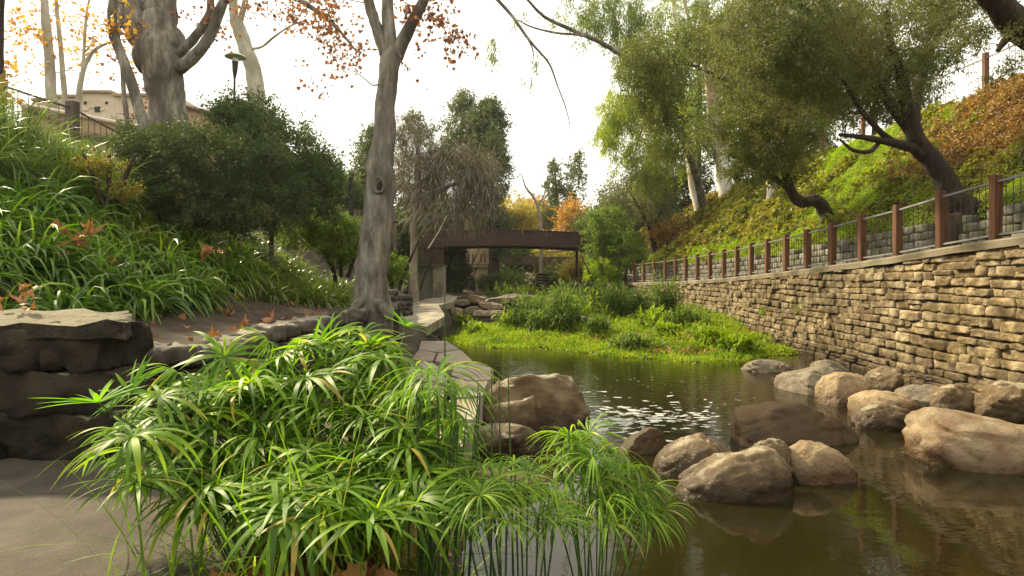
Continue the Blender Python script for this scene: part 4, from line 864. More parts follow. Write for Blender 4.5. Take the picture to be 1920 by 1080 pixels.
# oaks leaning out from the slope
tree('oak', 'large dark oak leaning from behind the railing, its crown over the wall', [
    [(1806, 400, 13.1, .34), (1790, 375, 13.1, .25), (1768, 335, 13.1, .22), (1742, 298, 13.0, .2), (1726, 278, 13.0, .2), (1712, 250, 12.9, .17), (1702, 205, 12.8, .14), (1690, 150, 12.7, .11), (1670, 90, 12.6, .08), (1660, 20, 12.5, .05)],
    [(1735, 290, 13, .13), (1708, 276, 12.8, .1), (1680, 268, 12.6, .09), (1650, 262, 12.4, .07), (1615, 256, 12.2, .055), (1575, 252, 12, .035)],
    [(1700, 274, 12.8, .07), (1668, 262, 12.6, .065), (1640, 235, 12.5, .055), (1610, 200, 12.4, .045), (1580, 150, 12.2, .03)],
    [(1650, 265, 12.5, .05), (1630, 284, 12.3, .045), (1600, 282, 12.2, .035), (1575, 262, 12.1, .02)],
    [(1722, 270, 13, .12), (1690, 225, 12.9, .1), (1650, 170, 12.8, .09), (1600, 110, 12.6, .08), (1550, 50, 12.4, .07), (1500, 10, 12.2, .05)],
    [(1715, 240, 13, .1), (1720, 180, 13.3, .09), (1740, 110, 13.6, .07), (1770, 40, 13.8, .05)]],
    [(1690, 70, 13, 115, 95, 2, 11), (1580, 90, 12.5, 110, 90, 1.8, 10), (1470, 60, 12, 110, 75, 1.6, 8), (1630, 170, 12.6, 80, 45, 1.2, 3.4), (1760, 100, 13.6, 45, 70, 1.2, 1.6), (1540, 185, 12.2, 60, 40, 1.2, 1.8), (1400, 130, 12, 60, 55, 1.2, 3), (1600, -60, 12.5, 240, 50, 2, 6), (1500, 130, 12, 60, 50, 1.5, 4), (1790, 20, 13.6, 50, 40, 1.2, 2), (1400, 30, 12, 50, 40, 1.4, 2.5)],
    OB, M['oakb'], 640, 150, L=.062, Wd=.027, crad=.42, droop=.25, tw=7, seed=9, twr=.004, br=.018, twmat=M['twigd'])
tree('oak', 'oak with a crooked black horizontal trunk growing out of the ivy slope', [
    [(1548, 402, 20.2, .22), (1538, 382, 20.1, .21), (1524, 374, 20, .19), (1504, 378, 19.9, .19), (1486, 368, 19.8, .17), (1478, 345, 19.7, .15), (1470, 310, 19.6, .13), (1456, 260, 19.4, .11), (1430, 200, 19.2, .08)],
    [(1486, 362, 19.8, .1), (1455, 335, 19.5, .08), (1415, 310, 19.2, .06), (1370, 290, 18.8, .04)],
    [(1474, 330, 19.7, .1), (1500, 270, 19.6, .08), (1530, 210, 19.5, .05)],
    [(1432, 205, 19.2, .07), (1390, 165, 18.6, .065), (1340, 140, 18, .06), (1290, 120, 17.6, .045), (1235, 110, 17.2, .03)]],
    [(1425, 215, 18.3, 66, 65, 2, 8), (1240, 165, 17.5, 48, 55, 1.6, 5.5), (1205, 110, 17.2, 50, 45, 1.2, 3), (1450, 270, 18.8, 80, 55, 1.6, 7), (1405, 300, 18.5, 42, 42, 1.4, 3.6), (1245, 250, 18, 36, 45, 1.5, 3), (1500, 210, 19, 60, 60, 1.6, 4), (1470, 318, 19.2, 40, 24, 1, 1.2), (1325, 75, 18.5, 60, 42, 1.5, 4.5), (1325, 250, 19, 26, 30, 1.2, 1.2)],
    OB, M['oak'], 500, 135, L=.085, Wd=.038, crad=.55, droop=.3, tw=6, seed=10, twr=.005, br=.018, twmat=M['twigd'])
tree('oak', 'small grey fuzzy tree with forked dark trunk at the far foot of the slope', [
    [(1228, 478, 30, .2), (1224, 455, 30, .17), (1222, 436, 30, .15)], [(1222, 440, 30, .1), (1212, 415, 30, .08), (1195, 385, 30, .05), (1175, 350, 30, .03)], [(1222, 440, 30, .11), (1232, 412, 30, .09), (1245, 380, 30, .06), (1250, 340, 30, .04)]],
    [(1200, 370, 30, 75, 55, 2, 8), (1150, 400, 29.5, 45, 40, 1.5, 4), (1255, 400, 30, 40, 40, 1.4, 3), (1215, 325, 30, 50, 30, 1.5, 3)],
    OB, M['oakb'], 230, 70, L=.12, Wd=.05, crad=.7, droop=.2, tw=9, seed=11, ds=1.2, br=.016, twmat=M['twig'], twr=.009)
tree('oak', 'dark oak limb entering above the ridge railing', [
    [(2080, 250, 8.6, .35), (2020, 150, 8.6, .28), (1960, 80, 8.5, .22), (1905, 45, 8.4, .19), (1870, 10, 8.3, .16), (1835, -30, 8.2, .12), (1790, -90, 8, .08)], [(1925, 60, 8.4, .08), (1890, 70, 8.4, .06), (1870, 95, 8.4, .03)]],
    [(1860, 70, 8.6, 45, 30, .5, 2), (1780, -20, 8.2, 90, 30, .8, 4), (1900, 120, 8.8, 30, 25, .4, 1), (1800, 60, 9, 40, 30, .5, 1)], OB, M['oakb'], 70, 90, L=.042, Wd=.02, crad=.24, droop=.2, tw=6, seed=12, br=.012, twmat=M['twigd'], n0=12, twr=.003)

# behind the bridge
tree('bare_tree', 'bare grey tree with dense weeping twigs beyond the sycamore trunk', [
    [(775, 520, 29, .2), (776, 450, 29, .17), (780, 400, 29, .15), (784, 340, 29, .12), (785, 290, 29, .1), (770, 240, 29, .05)],
    [(775, 410, 29, .12), (810, 370, 29, .11), (850, 345, 29, .09), (900, 335, 29, .06)], [(780, 385, 29, .11), (760, 350, 29, .1), (745, 300, 29, .06)],
    [(778, 430, 29, .1), (830, 405, 28.6, .09), (880, 375, 28.5, .07), (925, 370, 28.4, .04)], [(785, 350, 29, .09), (830, 310, 29, .08), (870, 270, 29, .05)],
    [(778, 455, 29, .05), (795, 430, 28.6, .05), (812, 410, 28.4, .04), (835, 395, 28.4, .025)]],
    [(860, 320, 29, 75, 60, 1.6, 8), (900, 360, 28.5, 40, 50, 1.2, 4), (780, 330, 29, 55, 60, 1.6, 5), (830, 400, 28.5, 80, 25, 1.5, 3), (770, 250, 29, 40, 35, 1.3, 2)],
    M['twig'], M['oakb'], 420, 8, L=.07, Wd=.04, crad=1.0, droop=.5, tw=20, seed=13, up=.5, twmat=M['twig'], br=.016, twr=.013, twl=1.2)
cons = [(915, 240, 50, 34, 52, 'dark rounded conifer with a narrow clipped-looking top behind the bare tree', 300), (868, 250, 52, 42, 70, 'tall bushy conifer just left of the clipped-looking one', 300),
        (785, 300, 50, 55, 85, 'broad grey-green evergreen behind the bare weeping twigs', 190), (700, 300, 42, 32, 60, 'olive evergreen showing on both sides of the sycamore trunk', 190),
        (925, 340, 48, 30, 90, 'dark lower conifer mass above the left half of the bridge', 230)]
for i, (a, b, d, rx, ry, lab, nc) in enumerate(cons):
    tree('evergreen_tree', lab, [[(a, 500, d, .45), (a+3, 400, d, .35), (a-3, b+20, d, .25), (a, b-ry*.7, d, .05)]],
         [(a, b, d, rx, ry, 2.5, 6), (a-rx*.6, b+ry*.8, d, rx*.7, ry*.5, 2, 3), (a+rx*.4, b+ry*1.1, d, rx*.7, ry*.6, 2, 3), (a, b-ry*.75, d, rx*.4, ry*.3, 1.2, 1.2)],
         OB, M['con'], nc, 60, L=.24, Wd=.10, crad=.85, tw=5, seed=40+i, up=.2, br=.012)
tree('evergreen_tree', 'pointed pale conifer beyond the right end of the bridge', [[(1045, 450, 70, .3), (1045, 380, 70, .2), (1038, 300, 70, .03)]],
     [(1045, 400, 70, 34, 30, 2, 3), (1040, 355, 70, 24, 26, 1.6, 2), (1038, 318, 70, 10, 18, 1, 1), (1075, 350, 68, 22, 50, 1.6, 2.4), (1085, 300, 68, 9, 14, 1, .6)], OB, M['far'], 170, 50, L=.3, Wd=.13, crad=.9, seed=50, up=.1, br=.008)
tree('bare_tree', 'pale leafless tree with a forked stem above the middle of the bridge', [[(1015, 450, 46, .14), (1012, 400, 46, .12), (1000, 370, 46, .1), (985, 350, 46, .06), (978, 325, 46, .03)], [(1008, 388, 46, .07), (1022, 360, 46, .05), (1026, 330, 46, .03)]],
     [(1000, 345, 46, 28, 30, 1, 2), (1060, 270, 46, 30, 50, 1, 1.2)], M['twig'], M['far'], 30, 0, crad=.8, tw=6, seed=51, br=.01, twr=.009)
fars = [(945, 525, 52, 40, 16, 'weed', 'low green thicket beyond the ledges under the bridge', 90), (1045, 522, 50, 40, 18, 'far', 'brownish thicket behind the log steps', 90), (1085, 500, 46, 28, 22, 'yellow', 'yellowish shrubby tree at the right support of the bridge', 50), (965, 400, 75, 38, 32, 'yellow', 'yellow autumn tree glowing behind the middle of the bridge', 120), (1010, 405, 80, 32, 30, 'orange', 'orange-gold autumn tree behind the bridge beside the yellow one', 100),
        (1075, 405, 62, 26, 36, 'orange', 'rusty orange tree at the right end of the bridge', 70), (950, 475, 58, 45, 32, 'far', 'olive shrubby tree framed by the opening under the bridge', 130),
        (1030, 480, 60, 50, 30, 'yellow', 'yellow-green shrubby tree under the right half of the bridge', 110), (1180, 390, 48, 60, 60, 'far', 'hazy green tree filling the gap behind the fuzzy grey tree', 200),
        (640, 370, 34, 50, 50, 'far', 'grey-green tree behind the board fence', 170), (590, 340, 36, 60, 50, 'shrubl', 'dark leafy tree left of the sycamore trunk beyond the fence', 190),
        (740, 440, 44, 60, 55, 'shrub', 'dark evergreen thicket at the left end of the bridge', 170), (840, 400, 55, 90, 50, 'con', 'wide dark tree behind the left half of the bridge', 220),
        (1120, 430, 54, 45, 45, 'far', 'green tree behind the right abutment of the bridge', 150), (1260, 330, 44, 70, 80, 'far', 'tall leafy tree behind the eucalyptus trunks', 260), (1440, 200, 36, 150, 120, 'eucl', 'broad light green tree on the plateau behind the oaks', 420), (1310, 120, 50, 110, 140, 'eucl', 'tall airy green tree far behind the white eucalyptus trunks', 340), (1500, 60, 46, 120, 90, 'far', 'hazy green tree crown high behind the oaks', 260), (1640, 120, 30, 120, 130, 'oak', 'dense dark tree on the plateau behind the ridge railing', 380), (530, 380, 30, 45, 40, 'shrub', 'dark shrubby tree right of the near bank thicket', 120)]
for i, (a, b, d, rx, ry, mt, lab, nc) in enumerate(fars):
    k = d/50
    tree('background_tree', lab, [[(a, max(b+ry+25, 470 if b > 300 else b+ry+40), d, .25*k), (a+3, b+ry*.5, d, .18*k), (a, b, d, .1*k)]],
         [(a, b, d, rx, ry, 2.5*k, 5), (a-rx*.5, b+ry*.4, d, rx*.6, ry*.6, 2*k, 3), (a+rx*.5, b+ry*.3, d, rx*.55, ry*.7, 2*k, 3)],
         OB, M[mt], nc, 55, L=.26*k, Wd=.12*k, crad=1.0*k, tw=5, seed=60+i, up=.1, br=.01)

# ------------------------------------------------------------------ shrubs on the near bank
rng = np.random.default_rng(77)
def bushtree(label, base, blobs, mt, nc, lpc, L, Wd, crad, seed, **k):
    a, b, d = base; st_ = [[(a+o, b, d, .05), (a+o*2.2, b-40, d, .04), (a+o*4, b-90, d, .025)] for o in (-12, 0, 12)]
    return tree('shrub', label, st_, blobs, OB, M[mt], nc, lpc, L=L, Wd=Wd, crad=crad, seed=seed, cat='shrub', twmat=M['twigd'], **k)
bushtree('big dark layered evergreen shrub below the massive sycamore', (400, 425, 11.3), [(400, 310, 11.4, 150, 68, 1.2, 10), (300, 285, 11.6, 70, 45, 1., 4), (490, 345, 11.3, 80, 55, 1, 4), (350, 360, 11, 110, 50, .9, 5), (440, 385, 11.1, 70, 34, .8, 2.5), (255, 262, 11.8, 30, 22, .6, 1), (340, 395, 10.8, 110, 28, .8, 3.5), (470, 405, 11, 80, 26, .8, 3), (250, 350, 11, 60, 45, .8, 2)], 'shrub', 400, 190, .06, .026, .36, 201, up=.1, tw=7, twr=.004, droop=.1, br=.01)
bushtree('open leafy shrub reaching up around the park lamp pole', (520, 420, 14), [(470, 225, 14.2, 60, 35, .8, 4), (520, 290, 14, 85, 60, 1.2, 8), (600, 330, 14, 45, 50, 1, 3.5), (430, 235, 14.3, 30, 30, .7, 1.5), (570, 380, 13.6, 70, 35, 1, 3)], 'shrubl', 260, 130, .075, .038, .42, 202, up=.3, tw=7, twr=.005, br=.012)
bushtree('dark twiggy evergreen bush hiding the left end of the footbridge', (775, 545, 31), [(762, 475, 31, 24, 34, 1.2, 4), (768, 430, 31, 24, 22, 1.2, 2), (745, 425, 31, 30, 30, 1.2, 2)], 'shrubl', 130, 80, .12, .06, .45, 215, tw=6, br=.01)
bushtree('small yellow and gold variegated bush beside the dark shrub', (205, 380, 9.5), [(190, 318, 9.5, 38, 13, .4, 3), (232, 352, 9.3, 20, 24, .3, 2), (160, 300, 9.8, 24, 10, .3, 1)], 'gold', 40, 60, .045, .025, .2, 203, up=.3, tw=5, twr=.004, br=.006)
bushtree('bushy green shrub filling the bank left of the sycamore foot', (640, 520, 14.5), [(600, 425, 15, 60, 25, 1, 3), (650, 455, 14.6, 50, 40, 1, 4), (560, 440, 14.8, 50, 28, 1, 2)], 'weed', 130, 120, .085, .035, .35, 204, up=.3, tw=6, twr=.005, br=.008)
bushtree('bright green bush tucked right of the sycamore foot', (735, 545, 15), [(735, 515, 15, 22, 26, .7, 2)], 'weed', 26, 110, .08, .035, .3, 205, up=.3, tw=6, br=.006)
bushtree('dark ivy column hanging by the concrete wall end under the bridge', (853, 550, 40), [(853, 505, 40, 26, 40, 1.2, 4), (845, 470, 40, 30, 16, 1, 2)], 'shrub', 110, 110, .17, .11, .5, 206, tw=5, br=.01)
bushtree('tall light green bush in front of the right end of the bridge', (1150, 545, 34), [(1150, 440, 34, 36, 50, 1.2, 5), (1125, 480, 34, 30, 40, 1, 4), (1180, 470, 33, 30, 38, 1, 3), (1110, 420, 34, 22, 22, .8, 1)], 'weed', 190, 100, .16, .055, .5, 207, up=.3, tw=6, br=.012)
bushtree('yellow-flecked bush between the bridge end and the railing', (1130, 550, 33), [(1130, 515, 33, 34, 22, 1, 1)], 'cress', 50, 90, .14, .05, .4, 208, up=.3, tw=6, br=.01)
bushtree('olive bank growth behind the railing beyond the fuzzy grey tree', (1290, 470, 34), [(1270, 440, 36, 60, 22, 1.5, 1)], 'dry', 60, 80, .16, .08, .5, 209, up=.3, tw=5, br=.01)
bushtree('dark undergrowth heaped around the tan tower foot', (860, 560, 44), [(925, 535, 46, 30, 18, 1.2, 2), (845, 545, 43, 20, 10, 1, 1)], 'far', 60, 80, .2, .1, .5, 210, up=.3, tw=5, br=.01)

# strap-leaved clumps
def clump_mesh(name, n, L, w, bend, mat, seed, up=1.1, spread=.1):
    global rng; rng = np.random.default_rng(seed); mb = MB(); d = rdir(n, up); d[:, 2] = abs(d[:, 2])+.25
    b = rng.normal(size=(n, 3))*(spread, spread, .01); strips(mb, b, d, rng.uniform(.55, 1.1, n)*L, rng.uniform(.75, 1.2, n)*w, rng.uniform(.8, 1.3, n)*bend, 6)
    me = mb.mesh(name); me.materials.append(mat); return me
cl_dark = [clump_mesh('strap_clump', 165, .74, .040, 2.8, M['strap'], 300+i) for i in range(4)]
cl_grey = [clump_mesh('grass_clump', 260, 1.05, .020, 1.7, M['strapg'], 310+i, up=1.0) for i in range(3)]
cl_fresh = [clump_mesh('strap_clump', 170, .62, .034, 2.4, M['strapb'], 320+i) for i in range(3)]
def put(me, x, y, sc, name, lab, cat, group, z=None):
    o = inst(name, me, (x, y, float(land(x, y))-.02 if z is None else z), (rnd.uniform(-.15, .15), rnd.uniform(-.15, .15), rnd.uniform(0, 6.28)), sc)
    return tag(o, lab, cat, group)
GR = 'strap-leaved clumps on the terrace slope'
y = 5.2
while y < 17:
    s = 1.75+rnd.uniform(-.1, .2)-(.9 if y > 11 else 0)*min(1, (y-11)/2)
    while s < 6.6:
        x = float(edge_x(y))-.22-s+rnd.uniform(-.15, .15); yy = y+rnd.uniform(-.22, .22); px = 960+x/yy*F
        if px > -160:
            if s > 3.9 and yy < 10.5: m_, l_, n_ = rnd.choice(cl_grey), 'arching grey-green grass clump high on the terrace slope', 'grass_clump'
            elif yy > 12.4: m_, l_, n_ = rnd.choice(cl_fresh), 'fresh green strap-leaved clump near the sycamore foot', 'strap_leaf_clump'
            elif yy > 8.6 and s < 3.6: m_, l_, n_ = rnd.choice(cl_dark if rnd.random() < .6 else cl_fresh), 'drooping strap-leaved clump at the back edge of the bare soil', 'strap_leaf_clump'
            elif yy <= 8.6 and s < 3.9: m_, l_, n_ = rnd.choice(cl_dark), 'broad dark strap-leaved clump just behind the masonry block', 'strap_leaf_clump'
            else: m_, l_, n_ = rnd.choice(cl_dark), 'dark strap-leaved clump in front of the big evergreen shrub', 'strap_leaf_clump'
            lv = 'foot' if s < 2.9 else 'middle' if s < 4.2 else 'top'; nb = 'masonry block' if yy < 7.6 else 'fallen leaf heap' if yy < 10 else 'big evergreen shrub' if yy < 12.4 else 'sycamore foot' if yy < 14.6 else 'board fence'
            l_ = {'arch': 'arching grey-green grass', 'fres': 'fresh green strap-leaved', 'droo': 'drooping strap-leaved', 'broa': 'broad dark strap-leaved', 'dark': 'dark strap-leaved'}[l_[:4]]+' clump at the '+lv+' of the slope by the '+nb
            if not (s > 5.4 and yy > 10.5): put(m_, x, yy, rnd.uniform(.95, 1.3), n_, l_, 'plant', GR)
        s += rnd.uniform(.42, .56)
    y += rnd.uniform(.46, .56)

# ------------------------------------------------------------------ cover on the far slope
rng = np.random.default_rng(5)
def on_land(x, y): return np.stack([x, y, land(x, y)], 1)
def lnormal(x, y):
    e = .05; gx = (land(x+e, y)-land(x-e, y))/(2*e); gy = (land(x, y+e)-land(x, y-e))/(2*e); return unit(np.stack([-gx, -gy, np.ones_like(gx)], 1))
def slope_cover():
    n = 330000; y = 8+42*rng.random(n)**1.75; fx, rx = foot_x(y)+.22, ridge_x(y)+1.2; u = rng.random(n); x = fx+(rx-fx)*u
    v = 1.5*vnoise(x*1.0, y*.8, 1.5, 9)+1.1*vnoise(x, y, 4.3, 2)+.5*rng.normal(size=n)
    moss = np.exp(-((y-21-(u-.5)*6)/3.4)**2)*(u > .16)*1.15+(u < .14)*.8+np.exp(-((y-12)/1.6)**2-((u-.33)/.16)**2)*1.1
    brown = sm(20, 14, y)*sm(.18, .36, u)*1.6+np.exp(-((y-18.5)/1.6)**2-((u-.35)/.2)**2)+.7*sm(30, 38, y)
    k = np.where(moss+v*.35 > .62, 1, np.where(brown+v*.45 > .55, 2, 0))
    for kk, nm, mt, L, W_, keep, kind in ((0, 'ivy', 'ivy', .12, .10, .5, 0), (1, 'ground_cover', 'moss', .05, .035, .85, 1), (2, 'dry_vines', 'dry', .10, .06, .55, 2)):
        s = (k == kk) & (rng.random(n) < keep); xx, yy = x[s], y[s]; q = len(xx); nn = lnormal(xx, yy); sc = np.clip(yy/16, .6, 2.2)
        d = unit(rng.normal(size=(q, 3))+nn*(.9 if kk == 1 else .25)); d[:, 2] -= .4 if kk != 1 else 0
        mb = MB(); leaves(mb, on_land(xx, yy)+nn*(rng.uniform(.0, .2 if kk != 1 else .12, (q, 1))*np.clip(1+1.3*vnoise(xx*1, yy, 3.1, 14)[:, None], .1, 2.4)), d, L*sc*rng.uniform(.7, 1.2, q), W_*sc, nrm=nn+rng.normal(size=(q, 3))*.55)
        tag(build(nm, mb, M[mt], smooth=False), kind='stuff')
    q = 5200; y = 8.5+32*rng.random(q)**1.6; x = foot_x(y)+.3+(ridge_x(y)-foot_x(y))*rng.random(q); nn = lnormal(x, y); d = rng.normal(size=(q, 3))*.6; d[:, 2] -= .5; d[:, 0] -= .6
    mb = MB(); strips(mb, on_land(x, y)+nn*.06, d+nn*.5, rng.uniform(.2, .7, q), .009, 1.2, 4); tag(build('dry_vine_stems', mb, M['twig']), kind='stuff')
slope_cover()

# ------------------------------------------------------------------ the weedy island in the creek
def isl():
    n = 150000; y = rng.uniform(13.5, 33, n); x = rng.uniform(-2.2, 7.3, n); d = island(x, y); s = (d > -.12+rng.normal(size=n)*.12) & (x < wall_x(y)+.1) & (rng.random(n) < np.clip(1.25-(y-14)/20, .3, 1))
    bare = (vnoise(x, y, 1.1, 21) > .3) & (d > .7) & (x > .8); s &= ~(bare & (rng.random(n) < .8)); x, y = x[s], y[s]; q = len(x)
    z = np.maximum(land(x, y), .0); h = rng.random(q)**1.2*(.05+.24*sm(.0, 1.6, island(x, y))*np.clip(.7+1.3*vnoise(x, y, 1.9, 8), .1, 2.2))
    dd = rdir(q, .9); mb = MB(); leaves(mb, np.stack([x, y, z+h], 1), dd, rng.uniform(.045, .085, q)*np.clip(y/17, 1, 1.5), .045, nrm=rdir(q, 1.5))
    tag(build('watercress', mb, M['cress'], smooth=False), kind='stuff')
    q = 17000; y = rng.uniform(14, 32, q); x = rng.uniform(-2, 7.3, q); s = (island(x, y) > .15) & (x < wall_x(y)) & (vnoise(x, y, 1.5, 31) > -.2); x, y = x[s], y[s]; q = len(x)
    mb = MB(); d = rdir(q, 2.2); strips(mb, np.stack([x, y, np.maximum(land(x, y), 0)], 1), d, rng.uniform(.12, .34, q), .014, 1.0, 3); tag(build('grass', mb, M['grassb']), kind='stuff')
    q = 5200; y = rng.uniform(15, 27, q); x = rng.uniform(.4, 7.2, q); s = (island(x, y) > .5) & (vnoise(x, y, 1.1, 21) > .15); x, y = x[s], y[s]; q = len(x)
    mb = MB(); lobed(mb, np.stack([x, y, land(x, y)+.05+rng.random(q)*.06], 1), rdir(q, .1), rng.uniform(.08, .14, q), nrm=rdir(q, 1.5)); tag(build('leaf_litter', mb, M['litter'], smooth=False), kind='stuff')
    q = 1500; y = rng.uniform(13.4, 17.5, q); x = rng.uniform(-1.8, 7, q); s = (abs(island(x, y)+.18) < .16); x, y = x[s], y[s]; q = len(x)
    mb = MB(); leaves(mb, np.stack([x, y, x*0+.012], 1), rdir(q)*(1, 1, .1), .07, .05, nrm=np.tile((0, 0, 1.), (q, 1))); tag(build('floating_weed', mb, M['cress'], smooth=False), kind='stuff')
isl()
def weed(label, px, py, d, h, w, n, mt='weed', L=.16, Wd=.03, zb=None, seed=0, name='creek_plant', group=None):
    global rng; rng = np.random.default_rng(900+seed); c = P(px, py, d); c[2] = max(float(land(c[0], c[1])), 0) if zb is None else zb
    mb = MB(); a = rdir(n, 1.6); a[:, 2] = abs(a[:, 2])+.4; b = c+rng.normal(size=(n, 3))*(w*.3, w*.22, 0); ln = rng.uniform(.5, 1.05, n)*h
    a = unit(a); a[:, :2] *= w/h*1.1
    t = rng.uniform(.25, 1, (n, 16)); pos = b[:, None]+a[:, None]*(t*ln[:, None])[:, :, None]; pos = pos.reshape(-1, 3)+rng.normal(size=(n*16, 3))*.012
    dd = np.repeat(a, 16, 0)*.6+rng.normal(size=(n*16, 3))*.6; m2 = MB(); strips(m2, pos, dd, rng.uniform(.6, 1.2, n*16)*L, Wd, 1.3, 3)
    rt = empty(name, c, label, 'plant', group); ends = b+a*ln[:, None]
    for i in range(n): tube(mb, [b[i], (b[i]+ends[i])/2+rng.normal(size=3)*.02, ends[i]], [.009, .007, .003], 3)
    o = build('stems', mb, M['stem'], rt); o['kind'] = 'stuff'; build('leaves', m2, M[mt], rt, smooth=False)
weeds = [('tall feathery green plant at the left tip of the island', 992, 605, 20.5, 1.15, .7, 70, 'weed'), ('broad leafy plant beside the dark root mass on the island', 1058, 610, 19.5, 1.15, .8, 90, 'weed'),
         ('lush green plant behind the dark root mass', 1030, 590, 23, 1.35, .9, 80, 'cress'), ('round grey-green willowy plant in the middle of the island', 1110, 575, 24, 1.5, 1., 110, 'weed'),
         ('wide willowy plant right of the middle one', 1165, 572, 24.5, 1.5, 1., 110, 'weed'), ('willowy plant under the railing before the wall corner', 1205, 580, 23.5, 1.4, .9, 90, 'weed'),
         ('tall plant leaning on the corner of the stone wall', 1246, 585, 22.2, 1.65, .7, 90, 'weed'), ('far grey-green clump beside the log steps', 1062, 560, 31, 1.4, .9, 60, 'weed'),
         ('low clump at the back of the island near the ledges', 1000, 570, 30, .6, .9, 50, 'weed'), ('bright tuft at the front right of the island', 1250, 640, 17.3, .4, .4, 60, 'cress'),
         ('bright yellow-green hummock near the stone wall foot', 1330, 640, 16.4, .38, .5, 70, 'cress'), ('small dark grassy hummock beside the pale fallen stick', 1120, 625, 18, .5, .35, 60, 'weed'),
         ('green clump at the waterline in the right half of the island', 1190, 655, 15.8, .3, .5, 50, 'weed'), ('leafy patch at the left waterline of the island', 900, 625, 20, .35, .6, 50, 'cress'),
         ('green patch growing before the tan tower', 945, 550, 40, .8, 1.3, 60, 'weed'), ('low patch on the bank by the upper creek', 985, 548, 42, .8, 1.3, 60, 'cress'), ('small green weed on the stones beside the path end', 870, 578, 27, .3, .5, 30, 'cress'),
         ('leafy green seedling beside the masonry block on the soil', 264, 640, 5.15, .16, .12, 26, 'cress')]
weeds += [('leafy mound at the back centre of the island', 1090, 590, 21.5, 1.0, .9, 80, 'cress'), ('light green mound between the stick and the stone wall', 1230, 610, 19.5, .6, .8, 70, 'cress'),
          ('broad green mound before the wall corner', 1290, 605, 19, .6, .7, 70, 'weed'), ('dark leafy hummock left of the root mass', 1010, 625, 19.2, .6, .5, 60, 'weed'), ('small yellow-green mound beside the root mass', 960, 610, 21, .6, .6, 60, 'cress'),
          ('grassy hummock at the right waterline of the island', 1385, 655, 15.6, .35, .5, 60, 'cress'), ('dense green mound between the willowy plants and the railing', 1150, 560, 27, 1.5, 1.2, 90, 'weed')]
for i, (lab_, px, py, d, h, w, n, mt) in enumerate(weeds): weed(lab_, px, py, d, h*(1.35 if .25 < h < 1.3 else 1.1), w*(1.1 if h > .25 else 1), n, mt, L=.24 if h > .25 else .06, Wd=.055 if h > .25 else .03, seed=i)
def rootmass():
    c = P(1050, 640, 19.0); c[2] = .12; mb = MB(); n = 260; d = rdir(n, .5); strips(mb, c+rng.normal(size=(n, 3))*(.2, .1, .05), d, rng.uniform(.15, .5, n), .022, 1.5, 4)
    tag(build('root_mass', mb, M['twigd'], origin=c), 'dark tangled root mass at the front of the island', 'roots')
rootmass()
mb = MB(); tube(mb, [P(1086, 592, 19.5), P(1120, 604, 18.7), P(1150, 618, 18)], [.03, .04, .025], 7); tube(mb, [P(1090, 596, 19.2), P(1112, 594, 19)], [.02, .01], 5)
tag(build('fallen_stick', mb, M['sycp'], origin=P(1120, 604, 18.7)), 'pale fallen stick lying on the island litter', 'stick')
mb = MB(); tube(mb, [P(803, 466, 26), P(822, 436, 26), P(838, 404, 26)], [.03, .024, .016], 7)
tag(build('dead_branch', mb, M['sycp'], origin=P(800, 470, 26)), 'bare pale branch standing before the left end of the bridge', 'branch')

# ------------------------------------------------------------------ foam on the pool
def foam():
    global rng; rng = np.random.default_rng(3); mb = MB()
    for i in range(330):
        if i < 130: px, py, s = rng.normal(1165, 45), rng.normal(783, 16), rng.uniform(.01, .05)
        elif i < 230: px, py, s = rng.normal(1290, 60), rng.normal(782, 14), rng.uniform(.01, .035)
        else: px, py, s = rng.normal(1180, 110), rng.normal(735, 42), rng.uniform(.004, .013)
        if not 655 < py < 835: continue
        x, y = gp(px, py, .003); k = 9; a = np.arange(k)/k*2*np.pi; r = s*np.clip(1+.5*np.sin(a*2+i)+.45*rng.normal(size=k), .15, 2.2); v = np.stack([x+np.cos(a)*r*1.7, y+np.sin(a)*r*1.1, np.full(k, .004)], 1)
        mb.add(np.concatenate([v, [(x, y, .007)]]), [(q, (q+1) % k, k) for q in range(k)])
    tag(build('foam', mb, M['foam'], smooth=False), kind='stuff')
foam()

# ------------------------------------------------------------------ umbrella sedges in the foreground
rng = np.random.default_rng(42)
def head_mesh(i, n, L, w, bend, mat, up=.45):
    mb = MB(); a = np.arange(n)/n*2*np.pi*1.02+rng.normal(size=n)*.09; el = rng.normal(up, .13, n)
    d = np.stack([np.cos(a), np.sin(a), el], 1); strips(mb, np.zeros((n, 3))+d*.004, d, rng.uniform(.78, 1.1, n)*L, rng.uniform(.7, 1.2, n)*w, rng.uniform(.6, 1.4, n)*bend, 8, twist=.25, prof=lambda t: min(1, .35+t*2.2)*(1-max(0, t-.55)/.45)**.75)
    me = mb.mesh('leaf_head', smooth=True); me.materials.append(mat); return me
H = [head_mesh(i, 22+i % 4, .255, .018, 1.05+.28*i, M['sedge'], .40-.05*i) for i in range(6)]
HY = [head_mesh(i, 15, .19, .018, .25, M['sedgey'], .35) for i in range(2)]
HD = [head_mesh(i, 36, .32, .0115, 2.2, M['sedge'], .55) for i in range(3)]
stemmat = M['stem']
def head(root, me, hp, bp, sc, tilt, stem=True, rz=None):
    b = np.array(bp); h = np.array(hp); mid = (b+h)/2+(h-b)*(0, 0, .12)-(h-b)*(.12, .12, 0)
    if stem:
        mb = MB(); tube(mb, smoothpts([(*b, .0042), (*mid, .0038), (*h, .003)], 4)[:, :3], .0038, 5); build('stem', mb, stemmat, root)
    dx = (h-b)[:2]; o = inst('leaf_head', me, h, (0, 0, 0), sc, root)
    o.rotation_euler = (-dx[1]*tilt+rnd.uniform(-.25, .25)-.15, dx[0]*tilt+rnd.uniform(-.25, .25), rnd.uniform(0, 6.28) if rz is None else rz)
